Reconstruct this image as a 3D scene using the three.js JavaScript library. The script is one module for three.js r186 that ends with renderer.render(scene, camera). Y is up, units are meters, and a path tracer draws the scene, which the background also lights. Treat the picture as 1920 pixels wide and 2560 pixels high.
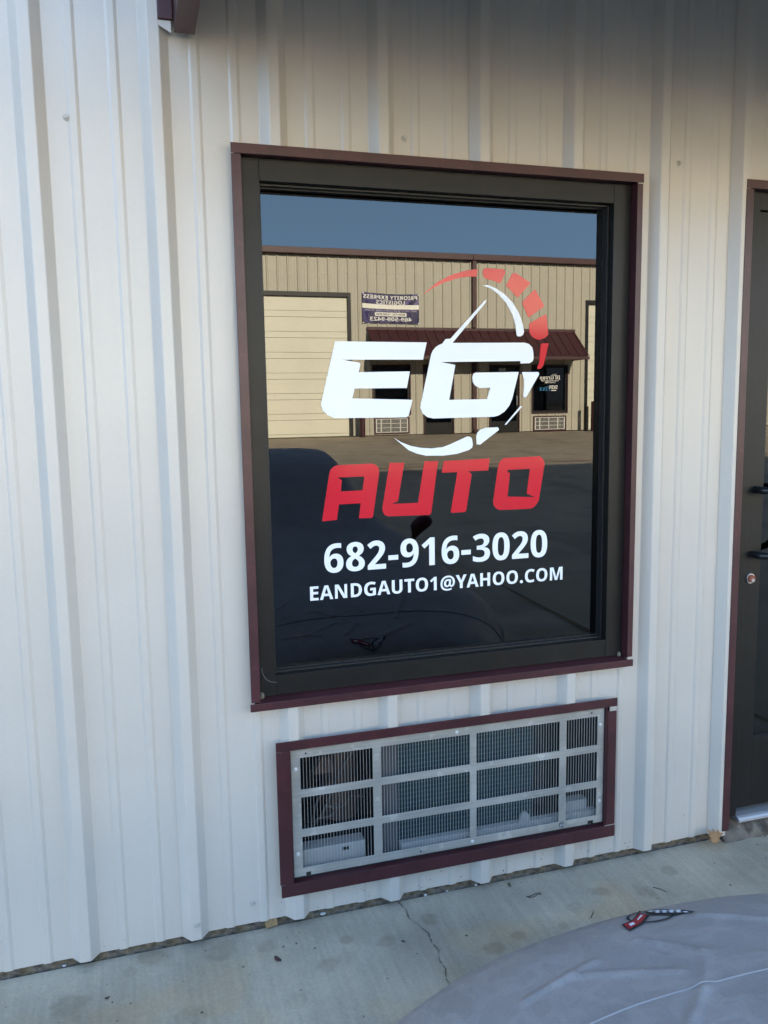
import * as THREE from 'three';
import { mergeGeometries, toCreasedNormals } from 'three/addons/utils/BufferGeometryUtils.js';
import { RoundedBoxGeometry } from 'three/addons/geometries/RoundedBoxGeometry.js';
import { FontLoader } from 'three/addons/loaders/FontLoader.js';

// ---------------------------------------------------------------- camera, sky, sun, exposure
const scene = new THREE.Scene();
const camera = new THREE.PerspectiveCamera(63.96, 0.75, 0.05, 2000);
camera.position.set(-0.39748, 1.5601, 2.31627);
camera.quaternion.setFromRotationMatrix(new THREE.Matrix4().makeBasis(
  new THREE.Vector3(0.956114, -0.015722, 0.292574),
  new THREE.Vector3(0.052115, 0.991762, -0.117014),
  new THREE.Vector3(-0.288324, 0.127126, 0.949056)));
camera.updateMatrixWorld(true);

const renderer = new THREE.WebGLRenderer({ antialias: true });
renderer.toneMapping = THREE.LinearToneMapping;
renderer.toneMappingExposure = 7.4;
renderer.shadowMap.enabled = true;

const SUN_DIR = new THREE.Vector3(0.12, 0.40, -1).normalize();      // towards the sun, behind the near building
const sun = new THREE.DirectionalLight(new THREE.Color(1.0, 0.90, 0.71), 5.0);
sun.position.copy(SUN_DIR).multiplyScalar(60).add(new THREE.Vector3(4, 0, 10));
sun.target.position.set(4, 0, 10);
sun.castShadow = true;
sun.shadow.mapSize.set(4096, 4096);
Object.assign(sun.shadow.camera, { left: -40, right: 40, top: 30, bottom: -30, near: 1, far: 140 });
scene.add(sun, sun.target);

{ // clear late-day sky: deep blue above, paler towards the horizon, the same all round
  const w = 512, h = 256, d = new Float32Array(w * h * 4);
  const stops = [[0, 0.28, 0.325, 0.37], [0.07, 0.24, 0.325, 0.43], [0.17, 0.20, 0.345, 0.53], [0.35, 0.15, 0.262, 0.425], [0.6, 0.115, 0.19, 0.325], [1, 0.09, 0.15, 0.27]];
  for (let j = 0; j < h; j++) {
    const el = ((j + 0.5) / h - 0.5) * Math.PI, s = Math.sin(el);
    let c;
    if (s < 0) c = [0.18, 0.165, 0.14];
    else {
      let k = 0; while (k < stops.length - 2 && stops[k + 1][0] < s) k++;
      const a = stops[k], b = stops[k + 1], t = Math.min(1, (s - a[0]) / (b[0] - a[0]));
      c = [1, 2, 3].map(n => a[n] + (b[n] - a[n]) * t);
    }
    for (let i = 0; i < w; i++) d.set([c[0], c[1], c[2], 1], (j * w + i) * 4);
  }
  const t = new THREE.DataTexture(d, w, h, THREE.RGBAFormat, THREE.FloatType);
  t.mapping = THREE.EquirectangularReflectionMapping;
  t.magFilter = t.minFilter = THREE.LinearFilter;
  t.needsUpdate = true;
  scene.background = t;
  scene.environment = t;
}

// ---------------------------------------------------------------- helpers
function rng(a) { return () => { a |= 0; a = a + 0x6D2B79F5 | 0; let t = Math.imul(a ^ a >>> 15, 1 | a); t = t + Math.imul(t ^ t >>> 7, 61 | t) ^ t; return ((t ^ t >>> 14) >>> 0) / 4294967296; }; }
const lerp = (a, b, t) => a + (b - a) * t, clamp = (x, a = 0, b = 1) => Math.min(b, Math.max(a, x));
const sstep = (a, b, x) => { const t = clamp((x - a) / (b - a)); return t * t * (3 - 2 * t); };
const LAT = (() => { const r = rng(77), a = new Float32Array(65536); for (let i = 0; i < a.length; i++) a[i] = r(); return a; })();
function vnoise(x, y, px, py, s = 0) {           // value noise that repeats every px, py cells
  const xi = Math.floor(x), yi = Math.floor(y), fx = x - xi, fy = y - yi, u = fx * fx * (3 - 2 * fx), v = fy * fy * (3 - 2 * fy);
  const m = (a, p) => ((a % p) + p) % p;
  const h = (a, b) => LAT[(m(a, px) * 157 + m(b, py) * 9973 + s * 3571) & 65535];
  return lerp(lerp(h(xi, yi), h(xi + 1, yi), u), lerp(h(xi, yi + 1), h(xi + 1, yi + 1), u), v);
}
function fbm(x, y, p, oct, s = 0, q = p) { let a = 0, w = 0.5, t = 0; for (let o = 0; o < oct; o++) { a += w * vnoise(x, y, p, q, s + o); t += w; x *= 2; y *= 2; p *= 2; q *= 2; w *= 0.5; } return a / t; }
function tex(n, f, srgb = true, rep = 1) {       // f(u, v) -> [r, g, b] 0..1 (display values when srgb)
  const d = new Uint8Array(n * n * 4);
  for (let j = 0; j < n; j++) for (let i = 0; i < n; i++) {
    const c = f(i / n, j / n), k = (j * n + i) * 4;
    d[k] = clamp(c[0]) * 255; d[k + 1] = clamp(c[1]) * 255; d[k + 2] = clamp(c[2]) * 255; d[k + 3] = 255;
  }
  const t = new THREE.DataTexture(d, n, n, THREE.RGBAFormat);
  t.wrapS = t.wrapT = THREE.RepeatWrapping; t.magFilter = THREE.LinearFilter; t.minFilter = THREE.LinearMipmapLinearFilter; t.generateMipmaps = true;
  if (srgb) t.colorSpace = THREE.SRGBColorSpace;
  t.repeat.set(rep, rep); t.needsUpdate = true;
  return t;
}
const lin = (r, g, b) => new THREE.Color().setRGB(r, g, b);
const used = {};
function numbered(n) { if (!(n in used)) { used[n] = 0; return n; } return `${n}_${String(++used[n]).padStart(3, '0')}`; }
function thing(name, label, category, group, pos = [0, 0, 0]) {
  const o = new THREE.Group(); o.name = numbered(name); o.position.set(...pos);
  o.userData = { label, category }; if (group) o.userData.group = group;
  scene.add(o); return o;
}
function part(name, geo, mat, parent, label) { const m = new THREE.Mesh(geo, mat); m.name = name; if (label) m.userData.label = label; parent.add(m); return m; }
function sub(name, parent, label) { const g = new THREE.Group(); g.name = name; if (label) g.userData.label = label; parent.add(g); return g; }
function wuv(g, k = 1) {                          // uv in metres, by the face's main direction
  g = g.index ? g.toNonIndexed() : g;
  const p = g.attributes.position, n = g.attributes.normal, uv = new Float32Array(p.count * 2);
  for (let i = 0; i < p.count; i++) {
    const ax = Math.abs(n.getX(i)), ay = Math.abs(n.getY(i)), az = Math.abs(n.getZ(i));
    const a = ax > ay && ax > az ? [p.getZ(i), p.getY(i)] : ay > az ? [p.getX(i), p.getZ(i)] : [p.getX(i), p.getY(i)];
    uv[2 * i] = a[0] * k; uv[2 * i + 1] = a[1] * k;
  }
  g.setAttribute('uv', new THREE.BufferAttribute(uv, 2)); return g;
}
function box(x0, x1, y0, y1, z0, z1, r = 0) {
  const w = x1 - x0, h = y1 - y0, d = z1 - z0;
  const g = r ? new RoundedBoxGeometry(w, h, d, 1, Math.min(r, w / 2.2, h / 2.2, d / 2.2)) : new THREE.BoxGeometry(w, h, d);
  g.translate((x0 + x1) / 2, (y0 + y1) / 2, (z0 + z1) / 2); return wuv(g);
}
function cyl(r0, r1, h, seg = 20) { return wuv(new THREE.CylinderGeometry(r0, r1, h, seg)); }
const shapeOf = pts => { const s = new THREE.Shape(); pts.forEach(([x, y], i) => i ? s.lineTo(x, y) : s.moveTo(x, y)); s.closePath(); return s; };
const holeOf = pts => { const s = new THREE.Path(); pts.forEach(([x, y], i) => i ? s.lineTo(x, y) : s.moveTo(x, y)); s.closePath(); return s; };
const rect = (x0, x1, y0, y1) => [[x0, y0], [x1, y0], [x1, y1], [x0, y1]];
function quadGeo(quads, uvs) {                    // flat quads a b c d
  const p = [], u = [];
  quads.forEach((q, i) => { const t = uvs[i]; for (const k of [0, 1, 2, 0, 2, 3]) { p.push(...q[k]); u.push(...t[k]); } });
  const g = new THREE.BufferGeometry();
  g.setAttribute('position', new THREE.Float32BufferAttribute(p, 3)); g.setAttribute('uv', new THREE.Float32BufferAttribute(u, 2));
  g.computeVertexNormals(); return g;
}
function gridGeo(nu, nv, f, uvf) {                // smooth sheet of nu x nv cells
  const p = [], u = [], ix = [];
  for (let j = 0; j <= nv; j++) for (let i = 0; i <= nu; i++) { p.push(...f(i / nu, j / nv)); u.push(...(uvf ? uvf(i / nu, j / nv) : [i / nu, j / nv])); }
  for (let j = 0; j < nv; j++) for (let i = 0; i < nu; i++) { const a = j * (nu + 1) + i, b = a + 1, c = a + nu + 1, e = c + 1; ix.push(a, b, e, a, e, c); }
  const g = new THREE.BufferGeometry();
  g.setAttribute('position', new THREE.Float32BufferAttribute(p, 3)); g.setAttribute('uv', new THREE.Float32BufferAttribute(u, 2));
  g.setIndex(ix); g.computeVertexNormals(); return g;
}
function tube(pts, r, seg = 40, rs = 8) { return new THREE.TubeGeometry(new THREE.CatmullRomCurve3(pts.map(p => new THREE.Vector3(...p))), seg, r, rs, false); }
const font = await new FontLoader().loadAsync('fonts/droid/droid_sans_bold.typeface.json');
const fontSerif = await new FontLoader().loadAsync('fonts/droid/droid_serif_bold.typeface.json');
function glyphs(f, text, size) {                  // [{ch, shapes, x}], total width
  const k = size / f.data.resolution; let x = 0; const out = [];
  for (const ch of text) { const g = f.data.glyphs[ch] || f.data.glyphs['?']; if (ch !== ' ') out.push({ ch, shapes: f.generateShapes(ch, size), x }); x += g.ha * k; }
  return { out, width: x };
}
function mergedText(f, text, size, depth, curve = 3) {
  const { out, width } = glyphs(f, text, size);
  const gs = out.map(o => { const g = new THREE.ExtrudeGeometry(o.shapes, { depth, bevelEnabled: false, curveSegments: curve }); g.translate(o.x - width / 2, 0, 0); return g; });
  return mergeGeometries(gs);
}

// ---------------------------------------------------------------- materials (base colours in linear values)
const paintMap = tex(1024, (u, v) => {
  const m = fbm(u * 6, v * 6, 6, 4, 3), s = fbm(u * 90, v * 3, 90, 3, 11, 3), f = vnoise(u * 512, v * 512, 512, 512, 5);
  let c = 0.965 + (m - 0.5) * 0.05 + (s - 0.5) * 0.01 + (f - 0.5) * 0.012;
  return [c, c * 0.998, c * 0.992];
}, true, 0.5);
const paintBump = tex(512, (u, v) => { const a = fbm(u * 4, v * 4, 4, 3, 21) * 0.8 + vnoise(u * 256, v * 256, 256, 256, 8) * 0.06; return [a, a, a]; }, false, 0.5);
const M = {};
M.wall = new THREE.MeshPhysicalMaterial({ color: lin(0.58, 0.532, 0.475), map: paintMap, roughness: 0.36, ior: 1.68, bumpMap: paintBump, bumpScale: 0.004, side: THREE.DoubleSide });
M.oppWall = new THREE.MeshPhysicalMaterial({ color: lin(0.50, 0.465, 0.375), map: paintMap, roughness: 0.5, side: THREE.DoubleSide });
const wearMap = tex(512, (u, v) => {
  const m = fbm(u * 8, v * 8, 8, 4, 31), k = sstep(0.70, 0.76, fbm(u * 40, v * 40, 40, 3, 37));
  const c = 0.86 + (m - 0.5) * 0.22; return [c + k * 0.12, c + k * 0.1, c + k * 0.1];
}, true, 1.7);
M.maroon = new THREE.MeshPhysicalMaterial({ color: lin(0.078, 0.022, 0.027), map: wearMap, roughness: 0.38 });
M.maroonRoof = new THREE.MeshPhysicalMaterial({ color: lin(0.085, 0.026, 0.028), map: wearMap, roughness: 0.5, side: THREE.DoubleSide });
M.bronze = new THREE.MeshPhysicalMaterial({ color: lin(0.011, 0.0105, 0.010), map: wearMap, roughness: 0.42, specularIntensity: 0.7 });
M.bead = new THREE.MeshPhysicalMaterial({ color: lin(0.012, 0.012, 0.013), roughness: 0.45 });
M.stop = new THREE.MeshPhysicalMaterial({ color: lin(0.010, 0.010, 0.011), roughness: 0.45 });
M.glass = new THREE.MeshPhysicalMaterial({ color: lin(0.05, 0.055, 0.06), roughness: 0, metalness: 0, transmission: 1, thickness: 0, ior: 1.72, side: THREE.DoubleSide });
M.vinylWhite = new THREE.MeshPhysicalMaterial({ color: lin(0.84, 0.85, 0.87), roughness: 0.32 });
M.vinylRed = new THREE.MeshPhysicalMaterial({ color: lin(0.62, 0.014, 0.028), roughness: 0.1 });
M.dark = new THREE.MeshStandardMaterial({ color: lin(0.03, 0.03, 0.03), roughness: 0.9 });
M.interior = new THREE.MeshStandardMaterial({ color: lin(0.12, 0.115, 0.11), roughness: 0.95, side: THREE.DoubleSide });
const aluMap = tex(1024, (u, v) => {
  const b = fbm(u * 6, v * 200, 6, 2, 41, 200), m = fbm(u * 10, v * 10, 10, 4, 43), k = sstep(0.66, 0.74, fbm(u * 34, v * 34, 34, 4, 47));
  const c = 0.77 + (b - 0.5) * 0.08 + (m - 0.5) * 0.12 + k * 0.07; return [c, c * 0.99, c * 0.955];
}, true, 1.0);
const aluRough = tex(512, (u, v) => { const c = 0.42 + (fbm(u * 10, v * 10, 10, 4, 43) - 0.5) * 0.25 + sstep(0.66, 0.74, fbm(u * 22, v * 22, 22, 4, 47)) * 0.3; return [c, c, c]; }, false, 1.0);
M.blade = new THREE.MeshPhysicalMaterial({ color: lin(0.55, 0.55, 0.54), roughness: 0.4, metalness: 0.6 });
M.sill = new THREE.MeshPhysicalMaterial({ color: lin(0.45, 0.45, 0.46), roughness: 0.5, metalness: 0.5 });
M.alu = new THREE.MeshPhysicalMaterial({ color: lin(0.74, 0.73, 0.72), map: aluMap, roughness: 1, roughnessMap: aluRough, metalness: 0.4 });
M.aluBright = new THREE.MeshPhysicalMaterial({ color: lin(0.78, 0.79, 0.80), roughness: 0.3, metalness: 0.9 });
M.plastic = new THREE.MeshPhysicalMaterial({ color: lin(0.40, 0.40, 0.385), roughness: 0.55 });
M.coil = new THREE.MeshPhysicalMaterial({ color: lin(0.012, 0.036, 0.043), roughness: 0.5 });
M.coilTube = new THREE.MeshPhysicalMaterial({ color: lin(0.045, 0.135, 0.14), roughness: 0.4 });
M.copper = new THREE.MeshPhysicalMaterial({ color: lin(0.07, 0.046, 0.035), roughness: 0.5 });
M.screw = new THREE.MeshPhysicalMaterial({ color: lin(0.55, 0.55, 0.53), roughness: 0.45 });
M.washer = new THREE.MeshPhysicalMaterial({ color: lin(0.45, 0.43, 0.39), roughness: 0.5 });
M.garage = new THREE.MeshPhysicalMaterial({ color: lin(0.76, 0.73, 0.59), map: paintMap, roughness: 0.5 });
M.black = new THREE.MeshPhysicalMaterial({ color: lin(0.012, 0.012, 0.013), roughness: 0.3 });
const mortarMap = tex(512, (u, v) => {
  const m = fbm(u * 12, v * 12, 12, 5, 51), k = sstep(0.62, 0.7, fbm(u * 40, v * 40, 40, 3, 53)), d = sstep(0.62, 0.75, fbm(u * 9, v * 9, 9, 4, 57));
  const c = 0.50 + (m - 0.5) * 0.46 + k * 0.08 - d * 0.16, w = sstep(0.45, 0.6, fbm(u * 5, v * 5, 5, 3, 59)); return [c * 1.04, c * (0.97 - 0.03 * w), c * (0.90 - 0.12 * w)];
}, true, 2);
M.mortar = new THREE.MeshStandardMaterial({ color: lin(0.56, 0.54, 0.5), map: mortarMap, roughness: 0.95, bumpMap: mortarMap, bumpScale: 0.006 });

// concrete: the slab before the window has its own stains and cracks, the others share one texture
const slabSpots = (() => {
  const r = rng(5), s = [[0.529, 0.304, 0.032], [0.618, 0.267, 0.022], [0.843, 0.204, 0.03], [-0.226, 0.065, 0.05], [-0.057, 0.333, 0.035], [-0.636, 0.165, 0.05], [0.13, 0.13, 0.02], [0.24, 0.17, 0.03], [-0.42, 0.03, 0.04], [-0.1, 0.09, 0.03], [0.40, 0.12, 0.03], [1.1, 0.2, 0.035], [1.25, 0.12, 0.03], [0.05, 0.22, 0.03], [-0.33, 0.3, 0.045]].map(a => [...a, 0.55 + r() * 0.4]);
  for (let i = 0; i < 110; i++) s.push([-1.5 + r() * 4, r() * 4, 0.012 + r() * r() * 0.06, 0.3 + r() * 0.5]);
  return s;
})();
const slabSpecks = (() => { const r = rng(9), s = []; for (let i = 0; i < 520; i++) s.push([-1.5 + r() * 4, r() * 4 * (r() < 0.5 ? 0.25 : 1), 0.0012 + r() * r() * 0.004]); return s; })();
const cracks = [[[0.331, 0], [0.342, 0.05], [0.336, 0.09], [0.352, 0.13], [0.368, 0.178], [0.363, 0.22], [0.370, 0.26], [0.357, 0.3], [0.360, 0.34], [0.347, 0.38], [0.352, 0.43], [0.34, 0.52], [0.35, 0.7]],
  [[1.50, 0.012], [1.56, 0.026], [1.595, 0.02], [1.618, 0.034], [1.649, 0.028], [1.675, 0.03], [1.695, 0.05], [1.745, 0.03], [1.79, 0.04], [1.9, 0.09]]];
function segDist(x, z, pl) { let d = 9; for (let i = 1; i < pl.length; i++) { const [ax, az] = pl[i - 1], [bx, bz] = pl[i], l = (bx - ax) ** 2 + (bz - az) ** 2, t = clamp(((x - ax) * (bx - ax) + (z - az) * (bz - az)) / l); d = Math.min(d, Math.hypot(x - ax - t * (bx - ax), z - az - t * (bz - az))); } return d; }
const spotGrid = {}, speckGrid = {};
const cellKey = (x, z) => `${Math.floor(x * 4)},${Math.floor(z * 4)}`;
function fill(grid, list) { for (const s of list) for (let i = -1; i <= 1; i++) for (let j = -1; j <= 1; j++) (grid[cellKey(s[0] + i * 0.25, s[1] + j * 0.25)] ||= []).push(s); }
fill(spotGrid, slabSpots); fill(speckGrid, slabSpecks);
function concreteAt(u, v) {
  const m = fbm(u * 10, v * 10, 10, 5, 61), b = fbm(u * 420, v * 26, 420, 2, 63, 26), g = vnoise(u * 1000, v * 1000, 1000, 1000, 65), y = fbm(u * 16, v * 16, 16, 4, 67), p = sstep(0.55, 0.72, fbm(u * 34, v * 34, 34, 4, 69));
  const c = 0.60 + (m - 0.5) * 0.30 + (b - 0.5) * 0.05 + (g - 0.5) * 0.05 + p * 0.02, w = sstep(0.50, 0.72, y);
  return [c * (1.0 + 0.02 * w), c * (1.0 - 0.018 * w), c * (0.965 - 0.07 * w)];
}
const slabMap = tex(2048, (u, v) => {
  const x = -1.5 + u * 4, z = v * 4; let c = concreteAt(u, v);
  const key = cellKey(x, z);
  for (const [sx, sz, r, k] of spotGrid[key] || []) {
    const d = Math.hypot(x - sx, z - sz); if (d > r * 1.7) continue;
    const n = fbm(u * 130, v * 130, 130, 3, 71), e = sstep(1.25, 0.6, d / r + (n - 0.5) * 0.9) * k * (0.5 + 0.9 * fbm(u * 200, v * 200, 200, 3, 73)) * 0.12;
    c = [c[0] * (1 - e * 0.9), c[1] * (1 - e), c[2] * (1 - e * 1.15)];
  }
  for (const [sx, sz, r] of speckGrid[key] || []) { const d = Math.hypot((x - sx) * 1.3, z - sz); if (d < r) { c = c.map(q => q * 0.45); } }
  if (z < 0.8) for (const pl of cracks) { const d = segDist(x, z, pl) + (fbm(u * 300, v * 300, 300, 2, 75) - 0.5) * 0.004; const e = sstep(0.0016, 0.0004, d) * 0.5 + sstep(0.010, 0.002, d) * 0.06; c = c.map(q => q * (1 - e)); }
  return c;
}, true, 1);
slabMap.wrapS = slabMap.wrapT = THREE.ClampToEdgeWrapping;
const lotMap = tex(1024, (u, v) => { const m0 = 0.6 + (fbm(u * 10, v * 10, 10, 5, 61) - 0.5) * 0.12 + (vnoise(u * 500, v * 500, 500, 500, 65) - 0.5) * 0.04, c = [m0 * 1.01, m0 * 0.985, m0 * 0.92], k = sstep(0.6, 0.75, fbm(u * 7, v * 7, 7, 4, 81)) * 0.12; return c.map(q => q * (1 - k)); }, true, 1);
const concBump = tex(1024, (u, v) => { const a = 0.5 + (fbm(u * 300, v * 20, 300, 2, 63, 20) - 0.5) * 0.5 + (vnoise(u * 500, v * 500, 500, 500, 65) - 0.5) * 0.5; return [a, a, a]; }, false, 1);
const CONC = lin(1.09, 0.94, 0.765);
M.slabNear = new THREE.MeshStandardMaterial({ color: CONC, map: slabMap, roughness: 0.88, bumpMap: concBump, bumpScale: 0.0016 });
M.slab = [1, 0.97, 1.03].map(k => new THREE.MeshStandardMaterial({ color: CONC.clone().multiplyScalar(k), map: lotMap, roughness: 0.88 }));
M.base = new THREE.MeshStandardMaterial({ color: lin(0.20, 0.185, 0.16), roughness: 0.95 });

// ---------------------------------------------------------------- ground
const gy = z => z < 2 ? 0 : z < 22.1 ? 0.67 * (z - 2) / 20.1 : 0.67;      // the lot climbs gently to the buildings opposite
{
  const ground = part('ground', mergeGeometries([
    [-600, 600, -600, -0.07], [-600, 600, -0.07, 2], [-600, 600, 2, 22.1], [-600, 600, 22.1, 900]].map(([x0, x1, z0, z1]) => gridGeo(4, 1, (u, v) => [lerp(x1, x0, u), gy(lerp(z0, z1, v)) - 0.035, lerp(z0, z1, v)], (u, v) => [u * 40, v * 40]))), M.base, scene);
  ground.userData = { kind: 'structure', label: 'open ground under and around the parking lot', category: 'ground' };
  const lot = new THREE.Group(); lot.name = 'parking_lot'; lot.userData = { kind: 'structure', label: 'pale concrete parking lot in jointed slabs between the two buildings', category: 'parking lot' }; scene.add(lot);
  const J = 0.002, cols = []; for (let k = -4; k < 6; k++) cols.push([-1.5 + 4 * k, 2.5 + 4 * k]);
  const rows = [[0, 4], [4, 8], [8, 12], [12, 16], [16, 22.05]];
  let n = 0;
  cols.forEach(([a, b], ci) => rows.forEach(([c, d], ri) => {
    const near = ci === 4 && ri === 0, z0 = ri ? c + J : c + 0.001, z1 = d - J, x0 = a + J, x1 = b - J;
    const top = gridGeo(1, 4, (u, v) => [lerp(x1, x0, u), gy(lerp(z0, z1, v)), lerp(z0, z1, v)], (u, v) => near ? [(lerp(x1, x0, u) + 1.5) / 4, lerp(z0, z1, v) / 4] : [(lerp(x1, x0, u) + ri * 1.7) / 4, (lerp(z0, z1, v) + ci * 1.3) / 4]);
    const e = 0.03, sides = quadGeo([[[x0, gy(z0), z0], [x0, gy(z0) - e, z0], [x1, gy(z0) - e, z0], [x1, gy(z0), z0]], [[x0, gy(z1), z1], [x1, gy(z1), z1], [x1, gy(z1) - e, z1], [x0, gy(z1) - e, z1]], [[x0, gy(z0), z0], [x0, gy(z1), z1], [x0, gy(z1) - e, z1], [x0, gy(z0) - e, z0]], [[x1, gy(z0), z0], [x1, gy(z0) - e, z0], [x1, gy(z1) - e, z1], [x1, gy(z1), z1]]], Array(4).fill([[0.5, 0.5], [0.52, 0.5], [0.52, 0.51], [0.5, 0.51]]));
    part('slab', mergeGeometries([top.toNonIndexed(), sides]), near ? M.slabNear : M.slab[(ci * 2 + ri * 3 + n++) % 3], lot);
  }));
  const line = part('painted_line', gridGeo(24, 1, (u, v) => [lerp(22, -14, u), gy(12.9 + 0.1 * v) + 0.004, 12.9 + 0.1 * v]), new THREE.MeshStandardMaterial({ color: lin(0.22, 0.05, 0.045), map: wearMap, roughness: 0.8 }), scene);
  line.userData = { kind: 'structure', label: 'faded red painted line across the concrete lot', category: 'marking' };
}
const DECALS = {
 E: [[0.1807,1.7518],[0.4642,1.7508],[0.4519,1.6995],[0.198,1.6992],[0.2481,1.6912],[0.2535,1.6898],[0.256,1.6863],[0.2501,1.6627],[0.4097,1.6648],[0.3993,1.6153],[0.2366,1.6153],[0.2292,1.5865],[0.4165,1.5801],[0.4062,1.5398],[0.4031,1.5322],[0.3969,1.5279],[0.1988,1.5291],[0.1731,1.5296],[0.1524,1.5397],[0.1395,1.5523],[0.1343,1.5658],[0.1358,1.5781]],
 G: [[0.5142,1.7475],[0.5251,1.7612],[0.5409,1.7624],[0.6517,1.8759],[0.6595,1.8813],[0.6575,1.8724],[0.5477,1.75],[0.7886,1.7523],[0.8036,1.7487],[0.8158,1.7381],[0.8195,1.7247],[0.8209,1.7046],[0.8176,1.6952],[0.8071,1.689],[0.7756,1.6882],[0.7755,1.6957],[0.5086,1.6923],[0.5565,1.6839],[0.5358,1.5782],[0.6613,1.5789],[0.6724,1.6141],[0.6365,1.6136],[0.6214,1.621],[0.6138,1.6328],[0.6127,1.6465],[0.6155,1.656],[0.6229,1.6604],[0.7696,1.662],[0.748,1.5799],[0.7382,1.5583],[0.7214,1.5395],[0.7018,1.5283],[0.685,1.5243],[0.4831,1.5226],[0.4646,1.5269],[0.4488,1.5391],[0.4418,1.5552],[0.4433,1.5663],[0.4782,1.7156],[0.4836,1.7266],[0.4929,1.7371],[0.5049,1.7443]],
 shard: [[0.7809,1.6615],[0.8371,1.6618],[0.8406,1.6582],[0.84,1.6531],[0.7976,1.5857],[0.792,1.5819],[0.7868,1.585],[0.7862,1.5896],[0.7889,1.6202],[0.7882,1.6394]],
 thin: [[0.7765,1.5565],[0.7813,1.5559],[0.7808,1.5526],[0.7272,1.4984],[0.7215,1.4986]],
 arc: [[0.6488,1.9224],[0.6647,1.9248],[0.6907,1.9152],[0.7199,1.899],[0.7494,1.8723],[0.7702,1.8411],[0.7823,1.8096],[0.7872,1.7858],[0.784,1.7765],[0.7751,1.7713],[0.7647,1.7718],[0.7617,1.7763],[0.7579,1.8066],[0.7466,1.8381],[0.7258,1.8718],[0.6995,1.8985],[0.6733,1.9147]],
 low: [[0.3566,1.4665],[0.3797,1.4529],[0.4088,1.4415],[0.4412,1.4344],[0.4769,1.4317],[0.5129,1.4343],[0.5372,1.442],[0.5936,1.4645],[0.5998,1.4652],[0.609,1.4607],[0.612,1.4527],[0.6136,1.4385],[0.6111,1.43],[0.6012,1.4232],[0.5613,1.4122],[0.5128,1.4081],[0.4588,1.4098],[0.4292,1.4172],[0.4028,1.4283],[0.3796,1.4479]],
 low2: [[0.699,1.4913],[0.7031,1.4832],[0.6383,1.4386],[0.6265,1.4401],[0.6253,1.4637],[0.6284,1.475],[0.6383,1.4847],[0.6569,1.4905]],
 r0: [[0.4533,1.8914],[0.5006,1.9293],[0.5426,1.95],[0.5877,1.9641],[0.6311,1.9714],[0.6274,1.948],[0.6046,1.9481],[0.565,1.9413],[0.5229,1.9281],[0.4866,1.9112]],
 r1: [[0.656,1.9745],[0.7153,1.9734],[0.722,1.9679],[0.7217,1.9601],[0.7096,1.9351],[0.7023,1.9305],[0.682,1.9382],[0.6589,1.9422],[0.6489,1.9502],[0.6474,1.963],[0.6503,1.972]],
 r2: [[0.746,1.9603],[0.7519,1.9626],[0.7601,1.9623],[0.8088,1.934],[0.7646,1.8883],[0.7256,1.9252]],
 r3: [[0.8233,1.916],[0.8556,1.8686],[0.8532,1.8619],[0.8016,1.829],[0.7807,1.8716],[0.783,1.8795]],
 r4: [[0.8616,1.8406],[0.8647,1.8348],[0.8717,1.7787],[0.8609,1.7679],[0.8427,1.7615],[0.8276,1.7636],[0.8125,1.7728],[0.8052,1.7847],[0.805,1.8099],[0.8091,1.814]],
 r5: [[0.8504,1.7506],[0.8732,1.7513],[0.8556,1.683],[0.8466,1.6722],[0.836,1.6714],[0.8335,1.6763],[0.8404,1.6898],[0.845,1.7423],[0.8465,1.7484]],
 A: [[0.1284,1.2255],[0.1539,1.3664],[0.1586,1.3791],[0.1687,1.3873],[0.1798,1.3908],[0.286,1.3918],[0.2984,1.387],[0.3062,1.378],[0.3082,1.3637],[0.2865,1.2328],[0.2819,1.2271],[0.2422,1.2284],[0.2487,1.2733],[0.1811,1.2734],[0.1738,1.2269]],
 Ah: [[0.179,1.3542],[0.2616,1.354],[0.2551,1.3124],[0.188,1.3121],[0.1916,1.3455]],
 U: [[0.3414,1.392],[0.3883,1.3908],[0.3666,1.2746],[0.3468,1.2667],[0.4312,1.2661],[0.4533,1.393],[0.4979,1.3922],[0.4748,1.2362],[0.4725,1.2296],[0.4659,1.2265],[0.3347,1.2291],[0.3232,1.2342],[0.317,1.2456],[0.3167,1.2567]],
 T: [[0.5162,1.3916],[0.6711,1.3942],[0.6657,1.3569],[0.5975,1.3568],[0.6102,1.3477],[0.591,1.2348],[0.5861,1.2293],[0.5423,1.2289],[0.5392,1.2329],[0.5616,1.3552],[0.51,1.3556]],
 O: [[0.7233,1.3941],[0.8449,1.3954],[0.8553,1.3881],[0.8613,1.3775],[0.862,1.3658],[0.8432,1.2546],[0.836,1.242],[0.8232,1.2309],[0.8104,1.2281],[0.705,1.2295],[0.6925,1.2353],[0.6837,1.2473],[0.6829,1.2588],[0.6997,1.3671],[0.7046,1.3817],[0.7133,1.3906]],
 Oh: [[0.7322,1.3563],[0.8107,1.3566],[0.8003,1.2771],[0.8294,1.265],[0.7325,1.271],[0.7411,1.3467],[0.733,1.3475]],
};

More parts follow.
